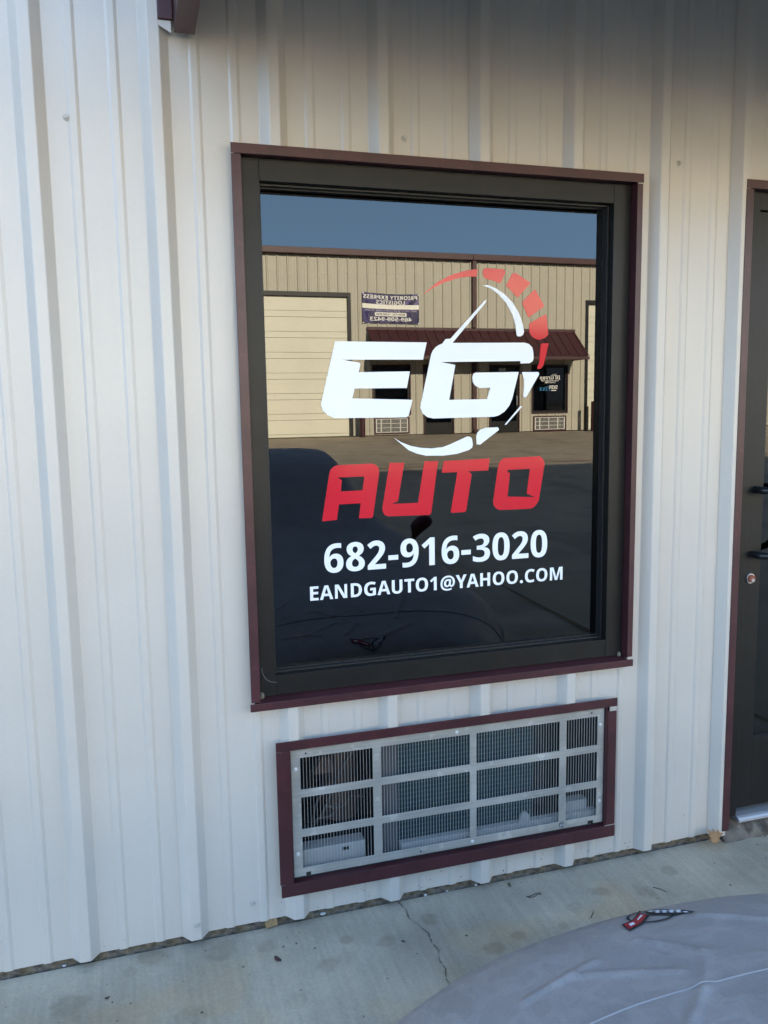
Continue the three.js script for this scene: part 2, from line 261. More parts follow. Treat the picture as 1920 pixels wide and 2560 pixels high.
// ---------------------------------------------------------------- ribbed metal sheeting
const PITCH = 0.3048, RIB0 = 0.010;               // rib spacing and the x of one rib
function profile(x0, x1, phase) {                 // [x, height] of the sheet between x0 and x1
  const pts = [];
  const rib = [[-0.0385, 0], [-0.0365, 0.0012], [-0.0155, 0.0285], [-0.0128, 0.030], [0.0128, 0.030], [0.0155, 0.0285], [0.0365, 0.0012], [0.0385, 0]];
  const minor = [[-0.0150, 0], [-0.0136, 0.0008], [-0.0100, 0.0037], [-0.0084, 0.0043], [0.0070, 0.0043], [0.0088, 0.0037], [0.0134, 0.0007], [0.0152, 0]];
  for (let k = Math.floor((x0 - phase) / PITCH) - 1; k <= Math.ceil((x1 - phase) / PITCH) + 1; k++) {
    const c = phase + k * PITCH;
    for (const [a, h] of rib) pts.push([c + a, h]);
    for (const m of [0.1015, 0.2035]) for (const [a, h] of minor) pts.push([c + m + a, h]);
  }
  const at = x => { for (let i = 1; i < pts.length; i++) if (pts[i][0] >= x) { const a = pts[i - 1], b = pts[i]; return lerp(a[1], b[1], (x - a[0]) / (b[0] - a[0])); } return 0; };
  return [[x0, at(x0)], ...pts.filter(p => p[0] > x0 + 1e-6 && p[0] < x1 - 1e-6), [x1, at(x1)]];
}
function sheet(x0, x1, y0, y1, phase, openings, zOf, flip, jag = 0) {
  let pts = profile(x0, x1, phase);
  const cuts = openings.flatMap(o => [o[0], o[1]]).filter(x => x > x0 && x < x1);
  for (const c of cuts) { const i = pts.findIndex(p => p[0] >= c); if (Math.abs(pts[i][0] - c) > 1e-6) { const a = pts[i - 1], b = pts[i]; pts.splice(i, 0, [c, lerp(a[1], b[1], (c - a[0]) / (b[0] - a[0]))]); } }
  const quads = [], uvs = []; let s = 0;
  for (let i = 1; i < pts.length; i++) {
    const [xa, ha] = pts[i - 1], [xb, hb] = pts[i], l = Math.hypot(xb - xa, hb - ha), mid = (xa + xb) / 2;
    const gaps = openings.filter(o => mid > o[0] && mid < o[1]).sort((p, q) => p[2] - q[2]);
    let y = y0; const spans = [];
    for (const o of gaps) { if (o[2] > y) spans.push([y, o[2]]); y = Math.max(y, o[3]); }
    if (y < y1) spans.push([y, y1]);
    for (const [ya, yb] of spans) {
      const ja = jag && ya === y0 ? jag * (fbm(xa * 9 + 40, 3, 512, 3, 91) - 0.5) : 0, jb = jag && ya === y0 ? jag * (fbm(xb * 9 + 40, 3, 512, 3, 91) - 0.5) : 0;
      const q = [[xa, ya + ja, zOf(ha)], [xb, ya + jb, zOf(hb)], [xb, yb, zOf(hb)], [xa, yb, zOf(ha)]], t = [[x0 + s, ya], [x0 + s + l, ya], [x0 + s + l, yb], [x0 + s, yb]];
      quads.push(flip ? [q[1], q[0], q[3], q[2]] : q); uvs.push(flip ? [t[1], t[0], t[3], t[2]] : t);
    }
    s += l;
  }
  return toCreasedNormals(quadGeo(quads, uvs), 0.32);
}
function shedRoof(x0, x1, yTop, zTop, yLow, zLow, ribStep) {   // sloping metal roof, its ribs running down the slope
  const pts = []; const dir = new THREE.Vector3(0, yLow - yTop, zLow - zTop), nrm = new THREE.Vector3(0, Math.abs(zLow - zTop), Math.sign(zLow - zTop) * (yTop - yLow)).normalize();
  for (let x = x0; x < x1 - 1e-6; x += ribStep) { const e = Math.min(x + ribStep, x1); pts.push([x, 0], [x + 0.02, 0.028], [x + 0.045, 0.028], [x + 0.065, 0]); if (e >= x1 - 1e-6) pts.push([x1, 0]); }
  const quads = [], uvs = [];
  for (let i = 1; i < pts.length; i++) {
    const [a, ha] = pts[i - 1], [b, hb] = pts[i];
    const P = (x, h, t) => [x, yTop + dir.y * t + nrm.y * h, zTop + dir.z * t + nrm.z * h], L = dir.length();
    quads.push([P(a, ha, 1), P(b, hb, 1), P(b, hb, 0), P(a, ha, 0)]); uvs.push([[a, 0], [b, 0], [b, L], [a, L]]);
  }
  return quadGeo(quads, uvs);
}

// ---------------------------------------------------------------- the near building
const WIN = { x0: -0.111, x1: 1.149, y0: 0.694, y1: 2.259 };
const building = thing('metal_building', 'cream ribbed metal shop building with maroon trimmed window and glass door', 'building');
{
  const open = [[-0.098, 1.138, 0.706, 2.246], [-0.024, 1.088, 0.128, 0.575], [1.572, 2.62, -1, 2.255]];
  const lap = RIB0 - PITCH, W3 = PITCH * 3; let plain = null;
  for (let k = -13; k < 27; k++) {
    const a = lap + k * W3 - 0.0385, b = a + W3 + 0.012;
    const hits = open.filter(o => o[1] > a && o[0] < b);
    const isPlain = !hits.length && (k < -2 || k > 8);
    if (isPlain && plain) { const m = part('wall_panel', plain.geo, M.wall, building); m.position.x = (k - plain.k) * W3; continue; }
    const first = x => x < a + 0.08;
    const geo = sheet(a, b, 0.025, 5.2, RIB0, hits, h => h, false, isPlain ? 0 : 0.004);
    // the panel's first rib laps over the last rib of its neighbour
    const p = geo.attributes.position; for (let i = 0; i < p.count; i++) p.setZ(i, p.getZ(i) + (first(p.getX(i)) ? 0.0016 : p.getX(i) > b - 0.02 ? -0.0006 : 0));
    part('wall_panel', geo, M.wall, building);
    if (isPlain) plain = { geo, k };
  }
  // shell of the building: gable walls, back, roof, eave
  const X0 = -12.3, X1 = 24.5;
  part('end_wall', box(X0 - 0.1, X0, 0, 5.15, -15, -0.02), M.oppWall, building);
  part('end_wall', box(X1, X1 + 0.1, 0, 5.15, -15, -0.02), M.oppWall, building);
  part('rear_wall', box(X0, X1, 0, 5.15, -15.1, -15), M.oppWall, building);
  const roofShape = shapeOf([[0.12, 5.16], [-7.5, 5.8], [-15.2, 5.16], [-15.2, 5.26], [-7.5, 5.9], [0.12, 5.26]]);
  const rg = new THREE.ExtrudeGeometry(roofShape, { depth: X1 - X0 + 0.4, bevelEnabled: false }); rg.rotateY(-Math.PI / 2); rg.translate(X1 + 0.2, 0, 0);
  const rp = rg.attributes.position; // after the turn the shape's x runs along -z... keep z as given
  rg.computeBoundingBox(); if (rg.boundingBox.max.z > 1) { rg.scale(1, 1, -1); }
  part('roof', wuv(rg), M.maroonRoof, building);
  part('eave_gutter', box(X0 - 0.2, X1 + 0.2, 5.06, 5.22, 0.121, 0.26), M.maroon, building);
  // interior seen dimly through the tinted panes
  part('interior_lining', mergeGeometries([box(-1.9, 8.9, 0.02, 0.06, -5, -0.16), box(-1.9, 8.9, 2.75, 2.8, -5, -0.16), box(-1.95, -1.9, 0.02, 2.8, -5, -0.16), box(8.9, 8.95, 0.02, 2.8, -5, -0.16), box(-1.95, 8.95, 0.02, 2.8, -5.05, -5.0)]), M.interior, building);
  const liner = new THREE.ExtrudeGeometry((() => { const s = shapeOf(rect(X0, X1, 0.06, 5.1)); for (const o of open) s.holes.push(holeOf(rect(o[0] - 0.002, o[1] + 0.002, Math.max(o[2] - 0.002, 0.062), o[3] + 0.002))); return s; })(), { depth: 0.02, bevelEnabled: false }); liner.translate(0, 0, -0.15);
  part('wall_liner', wuv(liner), M.dark, building);

  // foundation strip of rough mortar under the sheeting
  part('foundation_ledge', gridGeo(1400, 8, (u, v) => {
    const x = lerp(-2.2, 3.0, u), n = fbm(x * 16 + 60, v * 3 + 9, 1024, 4, 95) - 0.5, m = fbm(x * 60 + 60, v * 9 + 9, 4096, 3, 97) - 0.5;
    const t = v; return [x, lerp(0.042, -0.022, t * t * t) + n * 0.018 * (1 - t * 0.6) + m * 0.009, lerp(-0.05, -0.005, t) + n * 0.008 + m * 0.004 * (1 - t)];
  }, (u, v) => [lerp(-2.2, 3.0, u) * 2.5, v * 0.5]), M.mortar, building);

  // sheeting screws
  for (const [x, y] of [[-0.515, 2.298], [0.384, 2.315], [-0.292, 0.072, 0.031], [-0.125, 0.087], [-1.13, 2.30], [1.30, 2.31]]) {
    const onRib = Math.abs(((x - RIB0) / PITCH) - Math.round((x - RIB0) / PITCH)) * PITCH < 0.013, z = onRib ? 0.0322 : 0.0005;
    const w = cyl(0.0085, 0.0092, 0.002, 20); w.rotateX(Math.PI / 2); w.translate(x, y, z + 0.0012);
    const s = part('screw', w, M.washer, building), hd = cyl(0.0048, 0.0052, 0.0055, 6); hd.rotateX(Math.PI / 2); hd.translate(x, y, z + 0.005);
    part('screw_head', hd, M.washer, s);
  }

  // mud splashed on the foot of the sheeting
  { const r = rng(61), gs = []; for (let i = 0; i < 90; i++) { const x = i < 60 ? -0.05 + r() * 1.25 : -0.9 + r() * 2.4, k = (x - RIB0) / PITCH, f = Math.abs(k - Math.round(k)) * PITCH; if (f < 0.045) continue; const g = new THREE.CircleGeometry(0.0006 + r() * r() * 0.0022, 7); g.scale(0.7 + r() * 0.8, 0.7 + r(), 1); g.translate(x, 0.034 + r() * r() * 0.075 + (i % 9 === 0 ? 0.03 : 0), 0.0050); gs.push(g); } const m = part('mud_specks', mergeGeometries(gs), new THREE.MeshStandardMaterial({ color: lin(0.07, 0.05, 0.035), roughness: 0.9 }), building); m.userData.kind = 'stuff'; }

  // window
  const win = sub('window', building, 'tinted shop window with white and red lettering');
  const F = 0.035;
  part('trim', box(WIN.x0, WIN.x1 + 0.001, 2.2325, WIN.y1, 0.0315, F, 0.0012), M.maroon, win);
  part('trim', box(WIN.x0, -0.0845, 0.7205, 2.2315, 0.0312, F - 0.001, 0.0012), M.maroon, win);
  part('trim', box(1.1285, WIN.x1 - 0.001, 0.7265, 2.2295, 0.0312, F - 0.001, 0.0012), M.maroon, win);
  part('trim', box(WIN.x0 - 0.003, WIN.x1 + 0.002, WIN.y0, 0.7175, 0.0315, F, 0.0012), M.maroon, win);
  // returns of the trim back to the frame, and closers behind its outer edge
  part('trim_return', box(-0.097, 1.137, 2.2345, 2.2375, -0.02, 0.0313), M.maroon, win);
  part('trim_return', box(-0.0885, -0.0855, 0.722, 2.2343, -0.02, 0.0311), M.maroon, win);
  part('trim_return', box(1.1288, 1.1318, 0.722, 2.2343, -0.02, 0.0311), M.maroon, win);
  const sill = new THREE.ExtrudeGeometry(shapeOf([[0.0313, 0.7135], [0.0345, 0.7172], [-0.004, 0.7235], [-0.03, 0.7235], [-0.03, 0.7205], [-0.004, 0.7205]]), { depth: 1.222, bevelEnabled: false }); sill.rotateY(-Math.PI / 2); sill.scale(1, 1, 1); sill.translate(1.133, 0, 0);
  sill.computeBoundingBox(); if (sill.boundingBox.max.z < 0.02) sill.scale(1, 1, -1);
  part('sill', wuv(sill), M.maroon, win);
  const inx0 = -0.033, inx1 = 1.068, iny0 = 0.783, iny1 = 2.175;
  part('frame_stile', box(-0.0852, inx0, 0.7245, 2.2342, -0.11, 0.0, 0.001), M.bronze, win);
  part('frame_stile', box(inx1, 1.1283, 0.7245, 2.2342, -0.11, 0.0, 0.001), M.bronze, win);
  part('frame_rail', box(inx0 + 0.0004, inx1 - 0.0004, iny1, 2.2338, -0.11, -0.0008, 0.001), M.bronze, win);
  part('frame_rail', box(inx0 + 0.0004, inx1 - 0.0004, 0.7249, iny0, -0.11, -0.0008, 0.001), M.bronze, win);
  // glazing stops and gaskets, a step down to the pane
  const st = 0.006, gk = 0.009;
  for (const [a, b, c, d] of [[inx0 + 0.0005, inx0 + st, iny0, iny1], [inx1 - st, inx1 - 0.0005, iny0, iny1], [inx0 + st, inx1 - st, iny1 - st, iny1 - 0.0005], [inx0 + st, inx1 - st, iny0 + 0.0005, iny0 + st]]) part('glazing_stop', box(a, b, c, d, -0.046, -0.026, 0.0008), M.stop, win);
  for (const [a, b, c, d] of [[inx0 + 0.0007, inx0 + gk, iny0 + 0.001, iny1 - 0.001], [inx1 - gk, inx1 - 0.0007, iny0 + 0.001, iny1 - 0.001], [inx0 + gk, inx1 - gk, iny1 - gk, iny1 - 0.001], [inx0 + gk, inx1 - gk, iny0 + 0.001, iny0 + gk]]) part('gasket', box(a, b, c, d, -0.0496, -0.0462), M.bead, win);
  const pane = new THREE.PlaneGeometry(inx1 - inx0 - 0.004, iny1 - iny0 - 0.004); pane.translate((inx0 + inx1) / 2, (iny0 + iny1) / 2, -0.0505);
  part('pane', pane, M.glass, win);
  // sealant blobs at the sill corners and a stray strand of sealant on the frame
  for (const [x, k] of [[-0.076, 1], [1.118, 0.8]]) { const g = new THREE.IcosahedronGeometry(0.008 * k, 2), p = g.attributes.position; for (let i = 0; i < p.count; i++) { const f = 0.75 + 0.5 * fbm(p.getX(i) * 200 + 50, p.getY(i) * 200 + 50, 512, 2, 99); p.setXYZ(i, p.getX(i) * f, p.getY(i) * f * 1.3, p.getZ(i) * f); } g.computeVertexNormals(); g.translate(x, 0.729, 0.003); part('sealant', g, new THREE.MeshStandardMaterial({ color: lin(0.17, 0.15, 0.11), roughness: 0.7 }), win); }
  part('sealant_strand', tube([[-0.074, 0.812, 0.0015], [-0.071, 0.795, 0.0015], [-0.062, 0.778, 0.0015], [-0.048, 0.768, 0.0015], [-0.03, 0.764, 0.0012]], 0.0005, 30, 5), new THREE.MeshStandardMaterial({ color: lin(0.3, 0.3, 0.29), roughness: 0.6 }), win);
  // vinyl lettering
  const D = DECALS, zD = -0.0501;
  const vinyl = (name, outer, mat, holes = []) => { const s = shapeOf(outer); for (const h of holes) s.holes.push(holeOf(h)); const g = new THREE.ExtrudeGeometry(s, { depth: 0.0005, bevelEnabled: false }); g.translate(0, 0, zD); return part(name, g, mat, win); };
  vinyl('letter', D.E, M.vinylWhite); vinyl('letter', D.G, M.vinylWhite);
  for (const k of ['shard', 'thin', 'arc', 'low', 'low2']) vinyl('gauge_mark', D[k], M.vinylWhite);
  for (const k of ['r0', 'r1', 'r2', 'r3', 'r4', 'r5']) vinyl('gauge_mark', D[k], M.vinylRed);
  vinyl('letter', D.A, M.vinylRed, [D.Ah]); vinyl('letter', D.U, M.vinylRed); vinyl('letter', D.T, M.vinylRed); vinyl('letter', D.O, M.vinylRed, [D.Oh]);
  const lineOf = (text, x0, x1, y, capH) => {
    const size = capH / 0.714, { out } = glyphs(font, text, size);
    const gs = out.map(o => { const g = new THREE.ExtrudeGeometry(o.shapes, { depth: 0.0005, bevelEnabled: false, curveSegments: 5 }); g.translate(o.x, 0, 0); g.computeBoundingBox(); return g; });
    let top = -9; for (const g of gs) if (g !== gs[3]) top = Math.max(top, out[gs.indexOf(g)].ch === '@' ? -9 : g.boundingBox.max.y); for (const g of gs) { g.scale(1, capH / top, 1); }
    const a = gs[0].boundingBox.min.x, b = gs[gs.length - 1].boundingBox.max.x, k = (x1 - x0) / (b - a);
    for (const g of gs) { g.translate(-a, 0, 0); g.scale(k, 1, 1); g.translate(x0, y, zD); part('letter', g, M.vinylWhite, win); }
  };
  lineOf('682-916-3020', 0.132, 0.875, 1.068, 0.089);
  lineOf('EANDGAUTO1@YAHOO.COM', 0.086, 0.932, 0.987, 0.0435);

  // glass door at the right
  const door = sub('door', building, 'dark bronze framed glass door with black pull handle');
  part('trim', box(1.534, 2.66, 2.2405, 2.268, 0.0315, F, 0.0012), M.maroon, door);
  part('trim', box(1.5335, 1.5605, 0.043, 2.2395, 0.0312, F - 0.001, 0.0012), M.maroon, door);
  part('trim', box(2.6335, 2.6605, 0.043, 2.2395, 0.0312, F - 0.001, 0.0012), M.maroon, door);
  part('trim_return', box(1.5607, 1.5637, 0.043, 2.2425, -0.02, 0.0311), M.maroon, door);
  part('trim_return', box(1.5607, 2.633, 2.2427, 2.2457, -0.02, 0.0313), M.maroon, door);
  part('frame_jamb', box(1.564, 1.622, 0.07, 2.2425, -0.11, -0.004, 0.001), M.bronze, door);
  part('frame_jamb', box(2.575, 2.633, 0.07, 2.2425, -0.11, -0.004, 0.001), M.bronze, door);
  part('frame_header', box(1.6225, 2.5745, 2.185, 2.2422, -0.11, -0.005, 0.001), M.bronze, door);
  part('stile', box(1.6255, 1.688, 0.095, 2.181, -0.055, -0.010, 0.001), M.bronze, door);
  part('stile', box(2.509, 2.5715, 0.095, 2.181, -0.055, -0.010, 0.001), M.bronze, door);
  part('rail', box(1.6884, 2.5086, 2.11, 2.1805, -0.055, -0.0105, 0.001), M.bronze, door);
  part('rail', box(1.6884, 2.5086, 0.0955, 0.352, -0.055, -0.0105, 0.001), M.bronze, door);
  const dp = new THREE.PlaneGeometry(0.84, 1.77); dp.translate(2.0985, 1.231, -0.032); part('pane', dp, M.glass, door);
  part('handle', mergeGeometries([tube([[1.652, 1.256, -0.012], [1.655, 1.256, 0.03], [1.672, 1.256, 0.046], [1.72, 1.256, 0.05], [1.80, 1.25, 0.05], [1.835, 1.22, 0.05], [1.84, 1.143, 0.05], [1.835, 1.066, 0.05], [1.80, 1.036, 0.05], [1.72, 1.03, 0.05], [1.672, 1.03, 0.046], [1.655, 1.03, 0.03], [1.652, 1.03, -0.012]], 0.0125, 120, 14)]), M.black, door);
  const ring = cyl(0.0175, 0.0185, 0.010, 32); ring.rotateX(Math.PI / 2); ring.translate(1.643, 0.945, -0.006);
  const lock = part('lock', ring, M.aluBright, door);
  const plug = cyl(0.0135, 0.0145, 0.008, 28); plug.rotateX(Math.PI / 2); plug.translate(1.643, 0.945, 0.002); part('lock_face', plug, new THREE.MeshPhysicalMaterial({ color: lin(0.26, 0.09, 0.06), roughness: 0.35, metalness: 0.4 }), lock);
  const key = cyl(0.0058, 0.0062, 0.005, 20); key.rotateX(Math.PI / 2); key.translate(1.644, 0.940, 0.0075); part('keyway', key, M.aluBright, lock);
  part('keyhole', box(1.6434, 1.6446, 0.9372, 0.9428, 0.0096, 0.0106), M.black, lock);
  const th = new THREE.ExtrudeGeometry(shapeOf([[0.012, 0.050], [0.012, 0.058], [0.006, 0.064], [-0.003, 0.068], [-0.09, 0.072], [-0.09, 0.050]]), { depth: 0.95, bevelEnabled: false }); th.rotateY(-Math.PI / 2); th.translate(2.574, 0, 0); th.computeBoundingBox(); if (th.boundingBox.max.z > 0.05) th.scale(1, 1, -1);
  part('threshold', wuv(th), M.sill, door);
  part('door_footing', gridGeo(60, 6, (u, v) => { const x = lerp(1.545, 2.67, u), n = fbm(x * 20 + 9, v * 4 + 5, 512, 3, 101) - 0.5; return [x, lerp(0.049, -0.004, v * v * v) + n * 0.005, lerp(-0.12, 0.045, v) + n * 0.004]; }, (u, v) => [u, v * 0.15]), M.mortar, door);

  // awning over window and door
  const aw = sub('awning', building, 'maroon ribbed metal awning end above the window');
  const ax0 = -0.243, ax1 = 6.8;
  part('awning_roof', shedRoof(ax0 - 0.03, ax1 + 0.03, 3.32, 0.04, 2.60, 1.19, 0.3048), M.maroonRoof, aw);
  part('eave_fascia', box(ax0 - 0.02, ax1 + 0.02, 2.46, 2.60, 1.15, 1.185, 0.002), M.maroon, aw);
  part('wall_flashing', box(ax0 - 0.03, ax1 + 0.03, 3.31, 3.43, 0.031, 0.045, 0.001), M.maroon, aw);
  for (const [a, b] of [[ax0, ax0 + 0.052], [ax1 - 0.052, ax1]]) {
    part('end_beam', box(a, b, 2.515, 2.60, 0.0315, 1.148, 0.0015), M.maroon, aw);
    const tri = new THREE.ExtrudeGeometry(shapeOf([[0.032, 2.6005], [1.148, 2.6005], [0.032, 3.30]]), { depth: 0.012, bevelEnabled: false }); tri.rotateY(-Math.PI / 2); tri.computeBoundingBox(); if (tri.boundingBox.max.z < 0.5) tri.scale(1, 1, -1); tri.translate(a + 0.026, 0, 0);
    part('end_panel', wuv(tri), M.maroonRoof, aw);
  }
  const et = box(-0.283, -0.2445, 2.540, 3.30, 0.0315, 0.046, 0.0035); part('end_trim', et, M.maroon, aw);
  const tip = new THREE.ExtrudeGeometry(shapeOf([[-0.281, 2.539], [-0.281, 2.527], [-0.2505, 2.511], [-0.2505, 2.539]]), { depth: 0.003, bevelEnabled: false }); tip.translate(0, 0, 0.036); part('trim_tab', wuv(tip), M.wall, aw);
}

// ---------------------------------------------------------------- air conditioner set in the wall under the window
{
  const ac = thing('air_conditioner', 'aluminium wall air conditioner grille in a maroon frame below the lettered window', 'air conditioner');
  const F = 0.035;
  part('trim', box(-0.0455, 1.095, 0.563, 0.592, 0.0315, F, 0.0012), M.maroon, ac);
  part('trim', box(-0.0455, -0.004, 0.1465, 0.562, 0.0313, F - 0.001, 0.0012), M.maroon, ac);
  part('trim', box(1.0605, 1.0935, 0.1485, 0.5475, 0.0313, F - 0.001, 0.0012), M.maroon, ac);
  part('trim', box(-0.0425, 1.0945, 0.106, 0.1455, 0.0315, F, 0.0012), M.maroon, ac);
  part('trim_return', box(-0.0085, -0.0045, 0.147, 0.5585, -0.04, 0.0311), M.maroon, ac);
  part('trim_return', box(1.0565, 1.0603, 0.147, 0.5585, -0.04, 0.0311), M.maroon, ac);
  part('trim_return', box(-0.004, 1.056, 0.1425, 0.1464, -0.04, 0.0311), M.maroon, ac);
  part('trim_return', box(-0.004, 1.056, 0.5640, 0.5670, -0.04, 0.0311), M.maroon, ac);
  // face plate with twelve openings
  const colsX = [[0.027, 0.252], [0.278, 0.572], [0.594, 0.890], [0.915, 1.031]], rowsY = [[0.430, 0.531], [0.305, 0.407], [0.182, 0.282]];
  const s = shapeOf([[0.0, 0.157], [0.036, 0.157], [0.036, 0.168], [0.052, 0.168], [0.052, 0.157], [0.998, 0.157], [0.998, 0.168], [1.02, 0.168], [1.02, 0.157], [1.0545, 0.157], [1.0545, 0.556], [0, 0.556]]);
  for (const [a, b] of colsX) for (const [c, d] of rowsY) s.holes.push(holeOf(rect(a, b, c, d)));
  const plate = new THREE.ExtrudeGeometry(s, { depth: 0.0022, bevelEnabled: true, bevelThickness: 0.0006, bevelSize: 0.0006, bevelSegments: 1 }); plate.translate(0, 0, 0.0175);
  part('face_plate', wuv(plate), M.alu, ac);
  part('plate_edge', box(-0.003, 1.0555, 0.5572, 0.5625, -0.03, 0.0195, 0.001), new THREE.MeshPhysicalMaterial({ color: lin(0.72, 0.72, 0.70), roughness: 0.4, metalness: 0.2 }), ac);
  part('plate_edge', box(-0.0035, -0.0012, 0.158, 0.5568, -0.03, 0.0165), M.aluBright, ac);
  // upright louvre blades
  const blade = new THREE.BufferGeometry();
  { // a blade bent out of the plate: curved in section
    const n = 4, prof = []; for (let i = 0; i <= n; i++) { const t = i / n; prof.push([0.0008 * t * t, -0.0045 * t]); }
    const th = 0.0010, outl = [...prof.map(([x, z]) => [x - th / 2, z]), ...prof.slice().reverse().map(([x, z]) => [x + th / 2, z])];
    const g = new THREE.ExtrudeGeometry(shapeOf(outl), { depth: 1, bevelEnabled: false }); g.rotateX(-Math.PI / 2); g.scale(1, 1, -1);
    { const ix = g.index; const p = g.attributes.position; const m = new THREE.Vector3(); g.computeBoundingBox(); }
    blade.copy(g); blade.computeVertexNormals();
  }
  blade.computeBoundingBox();
  const bz = blade.boundingBox;
  for (const [a, b] of colsX) {
    const n = Math.round((b - a) / 0.0096);
    for (const [c, d] of rowsY) for (let i = 1; i < n; i++) {
      const m = part('louvre_blade', blade, M.blade, ac);
      m.scale.set(1, (d - c + 0.004) / (bz.max.y - bz.min.y), 1); m.position.set(a + (b - a) * i / n, c - 0.002 - bz.min.y * m.scale.y, 0.0185 - bz.max.z);
    }
  }
  // fixings and badge
  for (const [x, y] of [[0.014, 0.498], [0.013, 0.230], [0.527, 0.543], [0.580, 0.170], [1.040, 0.500], [1.042, 0.233]]) { const g = new THREE.SphereGeometry(0.0062, 18, 8, 0, Math.PI * 2, 0, Math.PI / 2); g.rotateX(Math.PI / 2); g.scale(1, 1, 0.55); g.translate(x, y, 0.0203); part('screw', g, M.screw, ac); }
  for (const [x, y] of [[1.007, 0.545], [0.403, 0.168], [0.045, 0.543]]) { const g = cyl(0.0028, 0.0028, 0.0012, 14); g.rotateX(Math.PI / 2); g.translate(x, y, 0.0205); part('hole_plug', g, M.black, ac); }
  for (const x of [0.044, 1.009]) part('latch', box(x - 0.008, x + 0.008, 0.150, 0.166, 0.002, 0.014), M.dark, ac);
  const bg = cyl(0.0105, 0.0105, 0.002, 28); bg.rotateX(Math.PI / 2); bg.translate(0.902, 0.171, 0.0214);
  const badge = part('badge', bg, new THREE.MeshPhysicalMaterial({ color: lin(0.02, 0.035, 0.03), roughness: 0.35 }), ac, 'small round dark maker badge with silver monogram');
  const mg = mergedText(fontSerif, 'GE', 0.0085, 0.0006, 4); mg.translate(0.902, 0.1675, 0.0226); part('monogram', mg, M.screw, badge);
  const rg = new THREE.TorusGeometry(0.0088, 0.0005, 6, 30); rg.translate(0.902, 0.171, 0.0225); part('badge_ring', rg, M.screw, badge);
  // what shows between the blades: sleeve, coil, fan side, tray
  const d0 = -0.30;
  part('sleeve', mergeGeometries([box(-0.003, 1.056, 0.1475, 0.150, d0, 0.012), box(-0.003, 1.056, 0.5545, 0.5568, d0, -0.031), box(-0.003, -0.0012, 0.150, 0.5545, d0, -0.031), box(1.054, 1.056, 0.150, 0.5545, d0, 0.012), box(-0.003, 1.056, 0.1475, 0.5568, d0 - 0.004, d0)]), M.dark, ac);
  part('coil', box(0.345, 0.822, 0.178, 0.552, -0.085, -0.035), M.coil, ac);
  const ct = []; for (let y = 0.196; y < 0.55; y += 0.0158) ct.push(box(0.346, 0.821, y, y + 0.0016, -0.0352, -0.0335));
  part('coil_tubes', mergeGeometries(ct), M.coilTube, ac);
  part('divider', box(0.276, 0.343, 0.150, 0.553, -0.034, -0.022), new THREE.MeshPhysicalMaterial({ color: lin(0.10, 0.10, 0.105), roughness: 0.5 }), ac);
  part('tray', box(0.346, 1.05, 0.151, 0.190, -0.030, -0.004, 0.002), M.plastic, ac);
  part('side_panel', box(0.822, 0.9, 0.19, 0.55, -0.12, -0.1), M.dark, ac);
  part('control_box', box(0.03, 0.232, 0.152, 0.220, -0.065, -0.012, 0.004), M.plastic, ac);
  part('label_plate', box(0.158, 0.178, 0.199, 0.209, -0.0119, -0.011), M.black, ac);
  part('tray_block', box(0.93, 1.02, 0.19, 0.225, -0.06, -0.02, 0.003), M.plastic, ac);
  part('drain_bracket', (() => { const g = new THREE.ExtrudeGeometry(shapeOf([[0.762, 0.190], [0.802, 0.190], [0.798, 0.208], [0.788, 0.219], [0.776, 0.219], [0.766, 0.208]]), { depth: 0.012, bevelEnabled: false }); g.translate(0, 0, -0.022); return wuv(g); })(), M.plastic, ac);
  const cp = new THREE.CylinderGeometry(0.062, 0.062, 0.24, 24); cp.translate(0.185, 0.37, -0.16); part('compressor', cp, M.copper, ac);
  part('wiring', mergeGeometries([tube([[0.07, 0.30, -0.03], [0.09, 0.37, -0.03], [0.13, 0.40, -0.035], [0.16, 0.36, -0.03], [0.13, 0.31, -0.03], [0.08, 0.30, -0.035], [0.06, 0.25, -0.05]], 0.003, 60, 6), tube([[0.03, 0.24, -0.05], [0.10, 0.30, -0.05], [0.16, 0.42, -0.06], [0.22, 0.5, -0.07]], 0.004, 40, 6), tube([[0.11, 0.34, -0.04], [0.16, 0.33, -0.035], [0.2, 0.35, -0.05], [0.24, 0.34, -0.06]], 0.0035, 30, 6)]), new THREE.MeshStandardMaterial({ color: lin(0.06, 0.052, 0.045), roughness: 0.6 }), ac);
  part('bracket', (() => { const g = new THREE.ExtrudeGeometry(shapeOf([[0.085, 0.43], [0.15, 0.43], [0.14, 0.475], [0.115, 0.485]]), { depth: 0.03, bevelEnabled: false }); g.translate(0, 0, -0.10); return wuv(g); })(), M.copper, ac);
}

